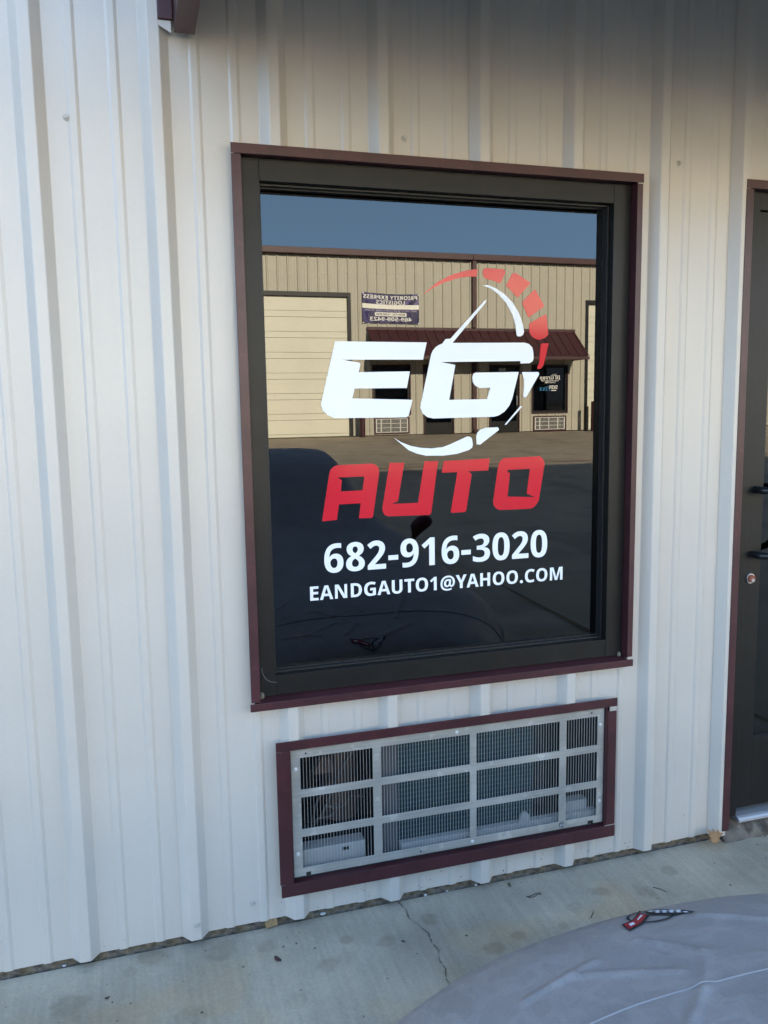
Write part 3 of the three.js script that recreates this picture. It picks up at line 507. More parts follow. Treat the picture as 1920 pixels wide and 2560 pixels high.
// ---------------------------------------------------------------- car under a fitted grey cover, nose to the wall
{
  const car = thing('covered_car', 'low sports car under a grey fabric cover parked nose to the wall', 'car', null, [0, 0, 0]);
  const XC = 0.58, PX = 0.8, PY = 0.45, HEM = 0.07;
  const prof = [[0.875, 0.085], [0.855, 0.14], [0.842, 0.22], [0.838, 0.30], [0.848, 0.38], [0.87, 0.432], [0.90, 0.470], [0.94, 0.500], [1.0, 0.526], [1.07, 0.546], [1.16, 0.564], [1.255, 0.583], [1.5, 0.628], [1.8, 0.675], [2.1, 0.72], [2.35, 0.765], [2.5, 0.80], [2.65, 0.86], [2.85, 0.96], [3.05, 1.06], [3.25, 1.14], [3.45, 1.185], [3.65, 1.20], [3.9, 1.195], [4.2, 1.15], [4.5, 1.08], [4.8, 1.0], [5.1, 0.96], [5.3, 0.93], [5.4, 0.88], [5.45, 0.75], [5.47, 0.55], [5.46, 0.3], [5.45, 0.1]];
  const curve = new THREE.CatmullRomCurve3(prof.map(([z, y]) => new THREE.Vector3(0, y, z)), false, 'centripetal');
  const NS = 460; curve.arcLengthDivisions = 4000; const line = Array.from({ length: NS + 1 }, (_, i) => { const v = i / NS; return curve.getPointAt(v < 0.7 ? 0.26 * v / 0.7 : 0.26 + 0.74 * (v - 0.7) / 0.3); });   // closer stations over the hood
  const width = z => 0.70 + 0.23 * sstep(0.8, 1.7, z) - 0.03 * sstep(2.0, 3.2, z) + 0.03 * sstep(3.2, 4.4, z) - 0.12 * sstep(4.9, 5.5, z);
  const belt = z => 0.80 + 0.10 * sstep(3.6, 5.0, z);
  const bow = z => 0.10 * (1 - sstep(1.0, 2.2, z)) - 0.1 * sstep(4.8, 5.4, z);
  const cab = xn => sstep(0.76, 0.42, Math.abs(xn));
  const fold = (x, z) => { // shallow ridges of slack cloth
    let d = 0;
    for (const [ax, az, bx, bz, h] of [[0.47, 1.07, 0.55, 1.16, 0.004], [0.55, 1.16, 0.47, 1.265, 0.003], [0.47, 1.26, 0.38, 1.34, 0.004], [0.64, 1.03, 0.8, 1.13, 0.004], [0.3, 1.12, 0.47, 1.2, 0.003], [0.2, 1.14, 0.36, 1.1, 0.003], [0.6, 1.3, 0.58, 1.6, 0.004], [0.75, 1.2, 0.9, 1.5, 0.004], [0.1, 1.3, 0.3, 1.5, 0.003]]) d += h * Math.exp(-((segDist(x, z, [[ax, az], [bx, bz]]) / 0.009) ** 2)) * 1.5;
    d += 0.0035 * (1 - Math.abs(2 * fbm(x * 3.1 + 20, z * 2.3 + 20, 512, 2, 111) - 1) * 2) + 0.004 * (fbm(x * 8 + 20, z * 7 + 20, 1024, 3, 113) - 0.5);
    return d;
  };
  const top = (xn, zc, y) => { const c = Math.cos(Math.asin(Math.min(1, Math.abs(xn) ** (1 / PX)))), bt = Math.min(y, belt(zc)); return HEM + (bt - HEM) * c ** PY + (y - bt) * cab(xn); };
  const NA = 300;
  const cover = gridGeo(NA, NS, (u, v) => {
    const ang = (u * 2 - 1) * Math.PI / 2, sn = Math.sin(ang), xn = Math.sign(sn) * Math.abs(sn) ** PX, P = line[Math.round(v * NS)], W = width(P.z);
    const x = XC - W * xn, z = P.z + bow(P.z) * xn * xn, c = Math.max(0, Math.cos(ang)), bt = Math.min(P.y, belt(P.z));
    let y = HEM + (bt - HEM) * c ** PY + (P.y - bt) * cab(xn);
    const k = sstep(0.12, 0.3, y), drape = (1 - sstep(0.1, 0.55, y)) * 0.012 * Math.sin(z * 31 + x * 23 + 3 * Math.sin(z * 9));
    const out = Math.abs(xn) > 0.5 ? Math.sign(x - XC) * (drape + 0.02 * (fbm(z * 5 + 30, y * 5 + 30, 512, 3, 117) - 0.5)) * sstep(0.7, 0.98, Math.abs(xn)) : 0;
    return [x + out, y + gy(P.z) + k * fold(x, z) * sstep(1, 0.85, Math.abs(xn)), z + (Math.abs(xn) < 0.9 && P.z < 0.93 ? drape : 0)];
  }, (u, v) => [u * 3.2, (v < 0.7 ? 0.26 * v / 0.7 : 0.26 + 0.74 * (v - 0.7) / 0.3) * 6.5]);
  const clothMap = tex(1024, (u, v) => { const m = fbm(u * 8, v * 8, 8, 4, 121), w = (vnoise(u * 512, v * 512, 512, 512, 123) - 0.5) * 0.06, k = sstep(0.78, 0.9, 1 - Math.abs(2 * fbm(u * 14, v * 14, 14, 3, 125) - 1)); const c = 0.80 + (m - 0.5) * 0.10 + w + k * 0.03; return [c, c, c]; }, true, 1);
  const clothBump = tex(1024, (u, v) => { const r = 1 - Math.abs(2 * fbm(u * 9, v * 9, 9, 3, 125) - 1), q = 1 - Math.abs(2 * fbm(u * 26, v * 26, 26, 3, 127) - 1); const a = r * r * r * 0.6 + q * q * q * 0.22 + vnoise(u * 512, v * 512, 512, 512, 129) * 0.03; return [a, a, a]; }, false, 1);
  M.cloth = new THREE.MeshPhysicalMaterial({ color: lin(0.46, 0.412, 0.385), map: clothMap, bumpMap: clothBump, bumpScale: 0.0022, roughness: 0.62, side: THREE.DoubleSide });
  part('cover', cover, M.cloth, car);
  const surf = (x, z) => { // height of the cover at a point of the hood
    let zc = z; for (let i = 0; i < 6; i++) { const xn = clamp((XC - x) / width(zc), -0.999, 0.999); zc = z - bow(zc) * xn * xn; }
    const xn = clamp((XC - x) / width(zc), -0.999, 0.999); let y = 0.1;
    for (let i = 20; i < line.length; i++) if (line[i].z >= zc && line[i].y > 0.40) { const a = line[i - 1], b = line[i]; y = lerp(a.y, b.y, clamp((zc - a.z) / (b.z - a.z))); break; }
    return top(xn, zc, y) + gy(zc) + fold(x, z);
  };
  // stitched seam across the hood
  const seam = []; for (let i = 0; i <= 60; i++) { const x = lerp(-0.2, 1.36, i / 60), z = 1.252 + 0.05 * ((x - XC) / 0.8) ** 2; seam.push([x, surf(x, z) + 0.001, z]); }
  part('seam', tube(seam, 0.0020, 200, 6), new THREE.MeshStandardMaterial({ color: lin(0.32, 0.29, 0.275), roughness: 0.7 }), car);
  // crossed flags emblem printed on the nose
  const em = sub('emblem', car, 'crossed red and checkered flags printed on the cover');
  const EX = 0.563, EZ = 0.982;
  const print = (name, pts, mat, lift, holes = []) => {
    const s = shapeOf(pts); for (const h of holes) s.holes.push(holeOf(h));
    let g = new THREE.ShapeGeometry(s, 24).toNonIndexed(); let P = Array.from(g.attributes.position.array), tris = [];
    for (let i = 0; i < P.length; i += 9) tris.push([[P[i], P[i + 1]], [P[i + 3], P[i + 4]], [P[i + 6], P[i + 7]]]);
    for (let r = 0; r < 2; r++) tris = tris.flatMap(([a, b, c]) => { const m = (p, q) => [(p[0] + q[0]) / 2, (p[1] + q[1]) / 2], ab = m(a, b), bc = m(b, c), ca = m(c, a); return [[a, ab, ca], [ab, b, bc], [ca, bc, c], [ab, bc, ca]]; });
    const pos = []; for (const t of tris) for (const [u, v] of [t[0], t[2], t[1]]) pos.push(EX + u, surf(EX + u, EZ + v) + lift, EZ + v);
    g = new THREE.BufferGeometry(); g.setAttribute('position', new THREE.Float32BufferAttribute(pos, 3)); g.setAttribute('uv', new THREE.Float32BufferAttribute(new Float32Array(pos.length / 3 * 2), 2)); g.computeVertexNormals(); mat.side = THREE.DoubleSide; part(name, g, mat, em);
  };
  const inkBlack = new THREE.MeshStandardMaterial({ color: lin(0.012, 0.012, 0.015), roughness: 0.7 }), inkRed = new THREE.MeshStandardMaterial({ color: lin(0.36, 0.012, 0.02), roughness: 0.7 }), inkWhite = new THREE.MeshStandardMaterial({ color: lin(0.75, 0.77, 0.8), roughness: 0.7 });
  const el = (a, b, n = 36, x = 0, y = 0) => Array.from({ length: n }, (_, i) => [x + a * Math.cos(i / n * Math.PI * 2), y + b * Math.sin(i / n * Math.PI * 2)]);
  print('emblem_ring', el(0.050, 0.040), inkBlack, 0.0025, [el(0.045, 0.035).reverse()]);
  print('flag_border', [[-0.084, 0.052], [-0.076, 0.012], [-0.048, 0.006], [-0.008, -0.030], [-0.002, 0.0], [-0.040, 0.034]], inkBlack, 0.0032);
  print('red_flag', [[-0.080, 0.045], [-0.074, 0.016], [-0.047, 0.010], [-0.011, -0.022], [-0.007, -0.002], [-0.042, 0.029]], inkRed, 0.0038);
  print('flag_mark', [[-0.069, 0.034], [-0.066, 0.021], [-0.053, 0.019], [-0.056, 0.030]], inkWhite, 0.0044);
  print('flag_mark', [[-0.041, 0.016], [-0.039, 0.011], [-0.016, -0.010], [-0.014, -0.005]], inkWhite, 0.0044);
  print('checkered_flag', [[0.084, 0.040], [0.070, 0.012], [0.044, 0.006], [0.004, -0.034], [0.0, -0.004], [0.036, 0.030], [0.060, 0.030]], inkBlack, 0.0032);
  for (let i = 0; i < 5; i++) for (let j = 0; j < 2; j++) { const t = (i + (j ? 0.5 : 0)) / 5.2, bx = lerp(0.010, 0.066, t), by = lerp(-0.024, 0.018, t) + (j ? 0.011 : 0); print('white_check', [[bx, by], [bx + 0.0075, by + 0.003], [bx + 0.0075, by + 0.011], [bx, by + 0.008]], inkWhite, 0.0044); }
  print('flag_pole', [[-0.004, -0.036], [0.0, -0.036], [0.014, -0.052], [0.010, -0.054]], inkBlack, 0.0032);
  print('flag_pole', [[0.004, -0.036], [0.0, -0.036], [-0.014, -0.052], [-0.010, -0.054]], inkBlack, 0.0030);
  // mirror pockets and the tyres that carry the car
  for (const sx of [-1, 1]) {
    const g = new THREE.SphereGeometry(1, 24, 16), p = g.attributes.position;   // a cloth pocket, wide at the mirror and drawn down to the door
    for (let i = 0; i < p.count; i++) { const y = p.getY(i), t = clamp((y + 1) / 2), w = 0.35 + 0.65 * sstep(0.15, 0.75, t); p.setXYZ(i, p.getX(i) * 0.095 * w - sx * 0.11 * (1 - t) ** 1.5, y * 0.105 - 0.03, p.getZ(i) * 0.07 * w); }
    g.computeVertexNormals(); g.scale(0.8, 0.8, 0.8); g.translate(XC + sx * 0.77, 0.80 + gy(2.5), 2.46);
    part('mirror_pocket', g, new THREE.MeshPhysicalMaterial({ color: lin(0.10, 0.012, 0.014), roughness: 0.55 }), car, 'dark red cloth pocket over a door mirror');
    for (const z of [1.72, 4.36]) { const t = new THREE.LatheGeometry([[0.15, -0.11], [0.24, -0.115], [0.265, -0.09], [0.27, 0], [0.265, 0.09], [0.24, 0.115], [0.15, 0.11]].map(([r, y]) => new THREE.Vector2(r, y)), 36); t.rotateZ(Math.PI / 2); t.translate(XC + sx * 0.66, 0.27 + gy(z) + 0.002, z); part('tyre', t, M.black, car); }
  }
}

// ---------------------------------------------------------------- the building across the lot (it shows in the window)
const DZ = 22.1, GB = 0.67;
{
  const opp = thing('warehouse_building', 'sunlit tan metal warehouse across the lot with maroon awning and roll up doors', 'building');
  const zf = h => DZ - h;
  const open = [[2.1, 6.105, 0, 4.985], [14.105, 18.1, 0, 4.94], [6.735, 7.98, 1.305, 2.85], [12.14, 13.48, 1.265, 2.845], [8.40, 9.43, 0, 2.85], [10.64, 11.72, 0, 2.845], [6.815, 7.885, 0.755, 1.205], [12.26, 13.39, 0.725, 1.15]];
  const W3 = PITCH * 3, ph = 3.603; let plain = null;
  for (let k = -14; k < 34; k++) {
    const a = ph - 0.0385 + k * W3, b = a + W3 + 0.012, hits = open.filter(o => o[1] > a && o[0] < b), isPlain = !hits.length;
    if (isPlain && plain) { const m = part('wall_panel', plain.geo, M.oppWall, opp); m.position.x = (k - plain.k) * W3; continue; }
    const geo = sheet(a, b, GB + 0.02, 6.05, ph, hits, h => zf(h), true);
    const p = geo.attributes.position; for (let i = 0; i < p.count; i++) if (p.getX(i) < a + 0.08) p.setZ(i, p.getZ(i) - 0.0016);
    part('wall_panel', geo, M.oppWall, opp); if (isPlain) plain = { geo, k };
  }
  const X0 = ph - 14 * W3, X1 = ph + 34 * W3;
  part('end_wall', box(X0 - 0.1, X0, GB, 6.05, DZ + 0.02, DZ + 15), M.oppWall, opp);
  part('end_wall', box(X1, X1 + 0.1, GB, 6.05, DZ + 0.02, DZ + 15), M.oppWall, opp);
  part('rear_wall', box(X0, X1, GB, 6.05, DZ + 15, DZ + 15.1), M.oppWall, opp);
  const roof = new THREE.ExtrudeGeometry(shapeOf([[DZ - 0.12, 6.14], [DZ + 7.5, 6.7], [DZ + 15.2, 6.14], [DZ + 15.2, 6.24], [DZ + 7.5, 6.8], [DZ - 0.12, 6.24]]), { depth: X1 - X0 + 0.4, bevelEnabled: false }); roof.rotateY(-Math.PI / 2); roof.translate(X1 + 0.2, 0, 0);
  part('roof', wuv(roof), M.maroonRoof, opp);
  for (const [a, b] of [[X0, 10.03], [10.035, X1]]) part('gutter', box(a, b, 6.055, 6.235, DZ - 0.19, DZ - 0.032, 0.01), M.maroonRoof, opp);
  part('downspout', mergeGeometries([box(10.03, 10.17, 3.99, 6.06, DZ - 0.14, DZ - 0.033, 0.01), box(10.03, 10.17, GB + 0.12, 3.2, DZ - 0.14, DZ - 0.033, 0.01), box(10.03, 10.17, GB + 0.02, GB + 0.13, DZ - 0.26, DZ - 0.05, 0.01)]), M.maroonRoof, opp);
  part('backing_wall', (() => { const s = shapeOf(rect(X0, X1, GB, 6.0)); for (const o of open) s.holes.push(holeOf(rect(o[0], o[1], Math.max(o[2], GB + 0.001), o[3]))); const g = new THREE.ExtrudeGeometry(s, { depth: 0.05, bevelEnabled: false }); g.translate(0, 0, DZ + 0.06); return wuv(g); })(), M.dark, opp);
  part('interior_lining', mergeGeometries([box(6.5, 13.8, GB, 3.3, DZ + 4, DZ + 4.1), box(6.4, 6.5, GB, 3.3, DZ + 0.12, DZ + 4), box(13.8, 13.9, GB, 3.3, DZ + 0.12, DZ + 4), box(6.4, 13.9, 3.3, 3.35, DZ + 0.12, DZ + 4.1)]), M.interior, opp);
  // awning
  const aw = sub('awning', opp, 'long maroon ribbed metal awning over doors and windows');
  const a0 = 6.62, a1 = 13.66;
  part('awning_roof', (() => { const g = shedRoof(a0 - 0.03, a1 + 0.03, 3.90, DZ - 0.05, 3.06, DZ - 1.02, 0.3048); return g; })(), M.maroonRoof, aw);
  part('wall_flashing', box(a0 - 0.04, a1 + 0.04, 3.89, 3.985, DZ - 0.07, DZ - 0.031, 0.002), M.maroonRoof, aw);
  part('eave_fascia', box(a0 - 0.02, a1 + 0.02, 2.96, 3.055, DZ - 1.03, DZ - 0.995), M.maroonRoof, aw);
  for (const x of [a0, a1 - 0.05]) { part('end_beam', box(x, x + 0.05, 2.97, 3.05, DZ - 0.994, DZ - 0.032), M.maroonRoof, aw); const t = new THREE.ExtrudeGeometry(shapeOf([[DZ - 0.033, 3.0505], [DZ - 0.99, 3.0505], [DZ - 0.033, 3.88]]), { depth: 0.012, bevelEnabled: false }); t.rotateY(-Math.PI / 2); t.translate(x + 0.03, 0, 0); part('end_panel', wuv(t), M.maroonRoof, aw); }
  // roll up doors
  for (const [a, b, t, lx] of [[2.2, 6.0, 4.86, 0], [14.21, 18.0, 4.815, 1]]) {
    const gd = sub('garage_door', opp, lx ? 'cream sectional door at the right end' : 'tall cream sectional roll up door');
    part('door_frame', mergeGeometries([box(a - 0.1, a, GB, t + 0.125, DZ - 0.036, DZ + 0.12), box(b, b + 0.1, GB, t + 0.125, DZ - 0.036, DZ + 0.12), box(a, b, t, t + 0.125, DZ - 0.036, DZ + 0.12)]), M.bronze, gd);
    let y = t; let i = 0; while (y > GB + 0.04) { const h = Math.min(i % 2 ? 0.185 : 0.425, y - GB - 0.012); if (h < 0.03) break; part('door_section', box(a + 0.004, b - 0.004, y - h + 0.007, y, DZ + 0.055 - (i % 2 ? 0.006 : 0), DZ + 0.095, 0.006), M.garage, gd); y -= h; i++; }
    part('door_backing', box(a, b, GB, t, DZ + 0.1, DZ + 0.12), M.garage, gd);
  }
  // windows and doors
  const framed = (name, x0, x1, y0, y1, label, rail) => {
    const g = sub(name, opp, label), T = 0.035, Fw = 0.06;
    part('trim', box(x0 - T, x1 + T, y1, y1 + T, DZ - 0.042, DZ - 0.03), M.maroon, g);
    part('trim', box(x0 - T, x0, rail ? GB : y0 - T, y1 - 0.001, DZ - 0.041, DZ - 0.03), M.maroon, g); part('trim', box(x1, x1 + T, rail ? GB : y0 - T, y1 - 0.001, DZ - 0.041, DZ - 0.03), M.maroon, g);
    if (!rail) part('trim', box(x0 + 0.001, x1 - 0.001, y0 - T, y0, DZ - 0.042, DZ - 0.03), M.maroon, g);
    part('frame', mergeGeometries([box(x0, x0 + Fw, y0, y1, DZ, DZ + 0.1), box(x1 - Fw, x1, y0, y1, DZ, DZ + 0.1), box(x0 + Fw, x1 - Fw, y1 - Fw, y1, DZ, DZ + 0.1), box(x0 + Fw, x1 - Fw, y0, y0 + (rail || Fw), DZ, DZ + 0.1)]), M.bronze, g);
    const p = new THREE.PlaneGeometry(x1 - x0 - 2 * Fw + 0.01, y1 - y0 - Fw - (rail || Fw) + 0.01); p.rotateY(Math.PI); p.translate((x0 + x1) / 2, (y0 + (rail || Fw) + y1 - Fw) / 2, DZ + 0.05); part('pane', p, M.glass, g);
    return g;
  };
  const text = (parent, str, x, y, size, mat, f = font, skew = 0, k = 1) => { const g = mergedText(f, str, size, 0.002, 3); if (skew) g.applyMatrix4(new THREE.Matrix4().makeShear(0, 0, skew, 0, 0, 0)); g.scale(k, 1, 1); g.rotateY(Math.PI); g.translate(x, y, DZ + 0.048); part('lettering', g, mat, parent); };
  framed('window', 6.77, 7.945, 1.34, 2.815, 'dark window left of the doors under the awning', 0);
  const w2 = framed('window', 12.175, 13.445, 1.30, 2.81, 'dark window with small white and blue lettering', 0);
  const tw = new THREE.MeshStandardMaterial({ color: lin(0.8, 0.79, 0.74), roughness: 0.5 }), tb = new THREE.MeshStandardMaterial({ color: lin(0.02, 0.20, 0.42), roughness: 0.5 });
  text(w2, 'The', 13.03, 2.50, 0.07, tw, fontSerif, 0.2); text(w2, 'DI Group', 12.86, 2.37, 0.13, tw, fontSerif, 0.1, 0.9); text(w2, 'Private Investigations', 12.87, 2.31, 0.042, tw); text(w2, '817-575-9600', 12.86, 2.25, 0.045, tw);
  text(w2, 'SKIN', 12.98, 2.06, 0.12, tw, font, 0, 0.85); text(w2, 'Fixx', 12.68, 2.01, 0.13, tb, fontSerif, 0.3);
  part('lettering', box(12.90, 13.09, 2.0, 2.025, DZ + 0.045, DZ + 0.048), tw, w2);
  framed('door', 8.435, 9.395, GB + 0.01, 2.815, 'dark glass door next to the left window', 0.36);
  const d2 = framed('door', 10.675, 11.685, GB + 0.01, 2.81, 'dark glass door with a white number over it', 0.36);
  text(d2, '360', 11.14, 2.64, 0.11, tw);
  for (const d of opp.children.filter(c => c.name === 'door')) part('handle', box(d === d2 ? 11.60 : 8.50, d === d2 ? 11.63 : 8.53, 1.55, 1.85, DZ - 0.06, DZ - 0.001, 0.008), M.aluBright, d);

  // air conditioners in the far wall
  for (const [a, b, c, d, l] of [[6.82, 7.88, 0.76, 1.20, 'pale grille air conditioner under the left far window beside the tall garage door'], [12.265, 13.385, 0.73, 1.145, 'pale grille air conditioner under the far window with white and blue lettering']]) {
    const ac = thing('air_conditioner', l, 'air conditioner', 'air conditioners in the far wall');
    part('trim', mergeGeometries([box(a - 0.045, b + 0.045, d, d + 0.04, DZ - 0.04, DZ - 0.031), box(a - 0.045, b + 0.045, c - 0.04, c, DZ - 0.04, DZ - 0.031), box(a - 0.045, a, c, d, DZ - 0.04, DZ - 0.031), box(b, b + 0.045, c, d, DZ - 0.04, DZ - 0.031)]), M.maroon, ac);
    const s = shapeOf(rect(a + 0.005, b - 0.005, c + 0.005, d - 0.005)), w = b - a, h = d - c; const cx = [[0.04, 0.15], [0.185, 0.45], [0.475, 0.74], [0.775, 0.96]], cy = [[0.07, 0.32], [0.37, 0.63], [0.68, 0.93]];
    for (const [p, q] of cx) for (const [e, f] of cy) s.holes.push(holeOf(rect(a + p * w, a + q * w, c + e * h, c + f * h)));
    const g = new THREE.ExtrudeGeometry(s, { depth: 0.004, bevelEnabled: false }); g.translate(0, 0, DZ - 0.03); part('face_plate', wuv(g), new THREE.MeshPhysicalMaterial({ color: lin(0.62, 0.60, 0.55), roughness: 0.5 }), ac);
    for (const [p, q] of cx) for (const [e, f] of cy) for (let k = 1; k < 5; k++) part('slat', box(a + p * w, a + q * w, c + lerp(e, f, k / 5) * h - 0.004, c + lerp(e, f, k / 5) * h + 0.004, DZ - 0.02, DZ - 0.012), M.alu, ac);
    part('sleeve', box(a, b, c, d, DZ + 0.05, DZ + 0.2), M.dark, ac);
  }
  // vinyl banner tied to the far wall
  const cv = document.createElement('canvas'); cv.width = 1024; cv.height = 512; const x = cv.getContext('2d');
  x.fillStyle = '#2b2350'; x.fillRect(0, 0, 1024, 512);
  const r = rng(21); for (let i = 0; i < 26; i++) { const left = i % 2, px = left ? r() * 420 : 600 + r() * 420; x.fillStyle = ['#5b4f80', '#1f1940', '#463b6b', '#6a5d8c'][i % 4]; x.beginPath(); x.moveTo(px, 190); x.lineTo(px + 20 + r() * 30, 190); x.lineTo(px + (left ? -140 : 150), 0); x.lineTo(px + (left ? -175 : 120), 0); x.fill(); }
  for (let i = 0; i < 14; i++) { const px = 560 + r() * 460; x.fillStyle = ['#4b4072', '#1f1940', '#3a3160'][i % 3]; x.beginPath(); x.moveTo(px, 512); x.lineTo(px + 40, 512); x.lineTo(px + 130, 262); x.lineTo(px + 100, 262); x.fill(); }
  x.fillStyle = '#f3efe2'; x.fillRect(0, 186, 1024, 78);
  const put = (s, y, h, w, col, st) => { x.save(); x.font = `bold ${h}px sans-serif`; x.textAlign = 'center'; x.textBaseline = 'alphabetic'; const k = w / x.measureText(s).width; x.translate(512, y); x.scale(k, 1); if (st) { x.lineWidth = 10; x.strokeStyle = '#1c1638'; x.strokeText(s, 0, 0); } x.fillStyle = col; x.fillText(s, 0, 0); x.restore(); };
  put('PRIORITY EXPRESS', 98, 92, 990, '#f5f2ea', 1); put('LOGISTICS', 178, 88, 530, '#f5f2ea', 1);
  put('3001 E FM 917 BLDG 110 BURLESON, TX 76028', 306, 38, 940, '#b9b2c9');
  x.fillStyle = '#efeadf'; x.beginPath(); x.roundRect(225, 322, 575, 66, 18); x.fill();
  put('MON-FRI: 11AM-4PM', 372, 48, 530, '#3a3440'); put('469-509-9423', 470, 92, 760, '#f5f2ea', 1);
  const bt = new THREE.CanvasTexture(cv); bt.colorSpace = THREE.SRGBColorSpace;
  const bn = gridGeo(60, 24, (u, v) => { const sag = 0.03 * Math.sin(u * Math.PI) * v; return [lerp(8.265, 6.45, u), lerp(4.092, 5.0 + (u > 0.5 ? 0.02 * (u - 0.5) : 0), v) - sag + 0.02 * (u - 0.5), DZ - 0.045 - 0.012 * Math.sin(u * 19 + v * 4) * Math.sin(v * 3) - 0.008 * Math.sin(u * 41)]; }, (u, v) => [u, v]);
  const ban = thing('banner', 'purple vinyl banner with white lettering hung on the far wall', 'banner');
  part('banner_sheet', bn, new THREE.MeshPhysicalMaterial({ map: bt, roughness: 0.55, side: THREE.DoubleSide }), ban);
  for (const [gx, gyy] of [[6.475, 4.985], [8.24, 4.955], [6.475, 4.11], [8.24, 4.10]]) { const g = cyl(0.018, 0.018, 0.05, 12); g.rotateX(Math.PI / 2); g.translate(gx, gyy, DZ - 0.052); part('grommet', g, M.aluBright, ban); }
  // bollards guarding the roll up doors
  for (const [bx, h, rad, mat, l] of [[13.985, 0.80, 0.062, M.bronze, 'short dark grey pipe bollard beside the maroon bollard at the right garage door'], [14.25, 0.955, 0.09, M.maroon, 'maroon pipe bollard in front of the right garage door edge'], [6.30, 0.95, 0.082, M.maroon, 'maroon pipe bollard at the right edge of the tall garage door']]) {
    const b = thing('bollard', l, 'bollard', 'pipe bollards by the far doors', [bx, gy(21.72), 21.72]);
    const p = new THREE.CylinderGeometry(rad, rad, h, 24); p.translate(0, h / 2, 0); part('pipe', wuv(p), mat, b);
    const c = new THREE.SphereGeometry(rad * 0.995, 24, 8, 0, Math.PI * 2, 0, Math.PI / 2); c.scale(1, 0.35, 1); c.translate(0, h, 0); part('cap', c, mat, b);
  }
}

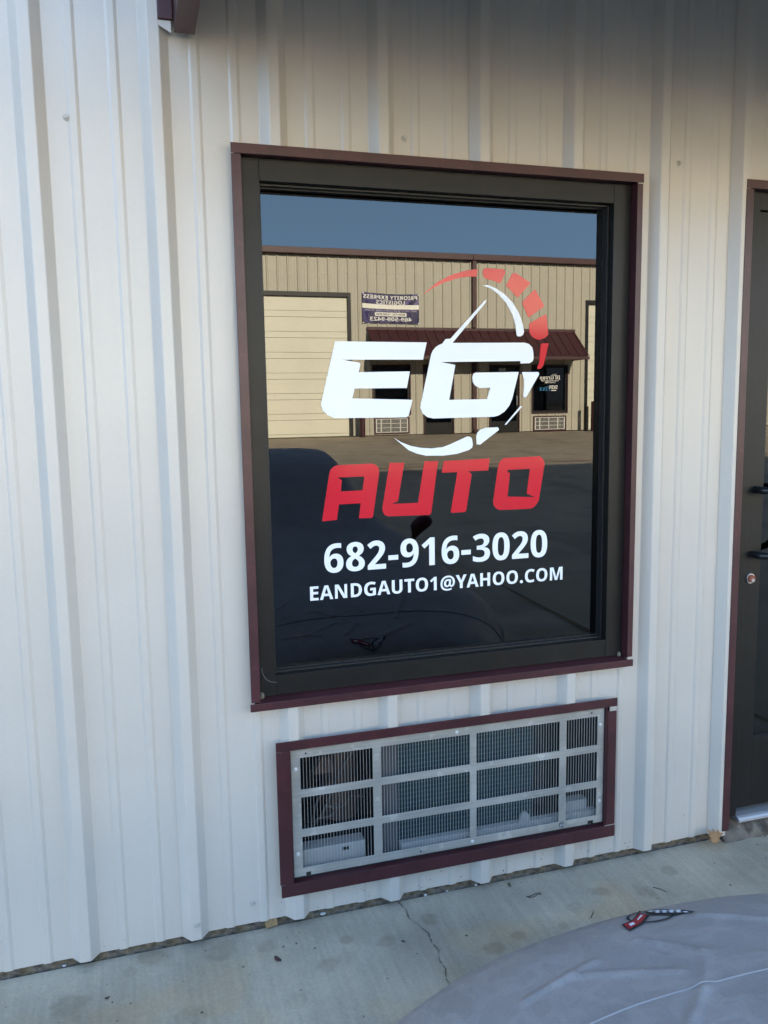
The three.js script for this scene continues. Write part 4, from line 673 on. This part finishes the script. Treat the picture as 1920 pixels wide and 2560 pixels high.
// ---------------------------------------------------------------- leaves, twigs and crumbs by the wall
{
  const leafMat = c => new THREE.MeshStandardMaterial({ color: c, roughness: 0.75, side: THREE.DoubleSide });
  const maple = [[0, -1.3], [0.04, -0.5], [0.45, -0.75], [0.42, -0.45], [1.0, -0.35], [0.8, -0.1], [0.95, 0.2], [0.55, 0.18], [0.62, 0.6], [0.3, 0.4], [0, 1.0], [-0.28, 0.42], [-0.6, 0.62], [-0.52, 0.2], [-0.95, 0.25], [-0.8, -0.08], [-1.0, -0.3], [-0.42, -0.42], [-0.45, -0.72], [-0.04, -0.5]];
  const oval = Array.from({ length: 18 }, (_, i) => { const a = i / 18 * Math.PI * 2; return [0.55 * Math.sin(a) * (1 + 0.25 * Math.sin(3 * a)), Math.cos(a)]; });
  const leaf = (name, outline, size, pos, rot, col, curl, label) => {
    let g = new THREE.ExtrudeGeometry(shapeOf(outline.map(([a, b]) => [a * size, b * size])), { depth: 0.0006, bevelEnabled: false });
    const p = g.attributes.position; for (let i = 0; i < p.count; i++) { const a = p.getX(i) / size, b = p.getY(i) / size; p.setZ(i, p.getZ(i) + size * curl * (0.5 * a * a + 0.25 * b * b + 0.15 * Math.sin(5 * b + 3 * a))); }
    g.computeVertexNormals(); const m = part(numbered(name), g, leafMat(col), scene); m.rotation.set(...rot); m.position.set(...pos); m.userData = { label, category: 'leaf' }; return m;
  };
  leaf('maple_leaf', maple, 0.036, [1.487, 0.036, 0.046], [-0.75, 0.2, 0.5], lin(0.30, 0.17, 0.075), 0.7, 'curled tan maple leaf leaning on the wall foot beside the door');
  leaf('dry_leaf', oval, 0.0135, [-0.080, 0.004, 0.159], [-1.45, 0.1, 0.6], lin(0.06, 0.03, 0.025), 0.6, 'dark curled dry leaf on the concrete below the grille corner');
  leaf('dry_leaf', oval, 0.007, [-0.541, 0.003, 0.169], [-1.5, 0.1, 1.9], lin(0.07, 0.04, 0.03), 0.6, 'tiny dark dry leaf on the concrete far left');
  leaf('dry_leaf', oval, 0.009, [0.703, 0.004, 0.035], [-1.3, 0.2, 0.2], lin(0.05, 0.04, 0.03), 0.9, 'crumpled dark leaf scrap near the wall under the grille');
  leaf('dry_leaf', oval, 0.006, [0.285, 0.003, 0.195], [-1.5, 0.1, 0.9], lin(0.08, 0.05, 0.03), 0.6, 'small brown leaf scrap beside the long crack');
  leaf('dry_leaf', oval, 0.010, [1.165, 0.020, 0.010], [-0.6, 0.2, 0.3], lin(0.10, 0.07, 0.05), 0.9, 'withered leaf stuck under the sheeting right of the grille');
  leaf('dry_leaf', oval, 0.007, [-0.33, 0.003, 0.345], [-1.5, 0.0, 2.4], lin(0.05, 0.03, 0.03), 0.6, 'dark leaf crumb on the concrete at the bottom edge');
  const chip = new THREE.BoxGeometry(0.035, 0.02, 0.007, 14, 8, 2), cp = chip.attributes.position; for (let i = 0; i < cp.count; i++) { const n = fbm(cp.getX(i) * 300 + 40, cp.getY(i) * 60 + 40, 512, 3, 131) - 0.5; cp.setXYZ(i, cp.getX(i) * (1 + 0.3 * n), cp.getY(i) + n * 0.008, cp.getZ(i) + n * 0.008); } chip.computeVertexNormals();
  const wc = part(numbered('wood_chip'), chip, new THREE.MeshStandardMaterial({ color: lin(0.38, 0.24, 0.11), map: wearMap, roughness: 0.85 }), scene); wc.position.set(-0.073, 0.014, 0.004); wc.rotation.set(-0.7, 0.1, 0.12); wc.userData = { label: 'splintered tan wood chip in the gap below the wall', category: 'wood chip' };
  const twigMat = new THREE.MeshStandardMaterial({ color: lin(0.045, 0.038, 0.032), roughness: 0.8 });
  const twig = (pts, label) => { const m = part(numbered('twig'), mergeGeometries(pts.map(p => tube(p, 0.0011, 24, 5))), twigMat, scene); m.userData = { label, category: 'twig', group: 'twigs on the concrete' }; };
  twig([[[0.728, 0.0015, 0.107], [0.745, 0.002, 0.108], [0.765, 0.0022, 0.101], [0.782, 0.0015, 0.103]], [[0.732, 0.0015, 0.112], [0.75, 0.002, 0.116], [0.768, 0.002, 0.108], [0.780, 0.0015, 0.110]]], 'thin forked twig lying on the concrete under the grille');
  twig([[[0.866, 0.0012, 0.268], [0.875, 0.002, 0.258], [0.890, 0.0014, 0.243]]], 'short dark twig close to the covered car');
  twig([[[1.14, 0.0012, 0.19], [1.155, 0.002, 0.205], [1.165, 0.0014, 0.226]]], 'short dark twig on the concrete right of the grille');
  const peb = [[0.425, 0.004, 0.001, 0.006, 'white pebble at the slab edge under the left half of the grille'], [0.498, 0.004, 0.002, 0.004, 'smaller white pebble at the slab edge under the grille middle'], [0.600, 0.005, 0.002, 0.006, 'white pebble against the third rib under the grille'], [0.09, 0.006, -0.004, 0.008, 'pale flat paint flake in the gap under the left grille corner'], [-0.66, 0.005, -0.002, 0.005, 'white pebble at the wall foot far left']];
  peb.forEach(([x, y, z, s, label], i) => { const g = new THREE.IcosahedronGeometry(s, 2), p = g.attributes.position, r = rng(200 + i), k = [0.8 + r() * 0.5, 0.5 + r() * 0.3, 0.5 + r() * 0.4]; for (let j = 0; j < p.count; j++) { const f = 0.8 + 0.4 * fbm(p.getX(j) * 250 + 50, p.getY(j) * 250 + p.getZ(j) * 170 + 50, 512, 2, 133); p.setXYZ(j, p.getX(j) * f * k[0], p.getY(j) * f * k[1], p.getZ(j) * f * k[2]); } g.computeVertexNormals(); const m = part(numbered('pebble'), g, new THREE.MeshStandardMaterial({ color: lin(0.46, 0.46, 0.45), roughness: 0.8 }), scene); m.position.set(x, y, z); m.userData = { label, category: 'pebble' }; });
}

scene.traverse(o => { if (o.isMesh) { o.castShadow = true; o.receiveShadow = true; } });
renderer.render(scene, camera);
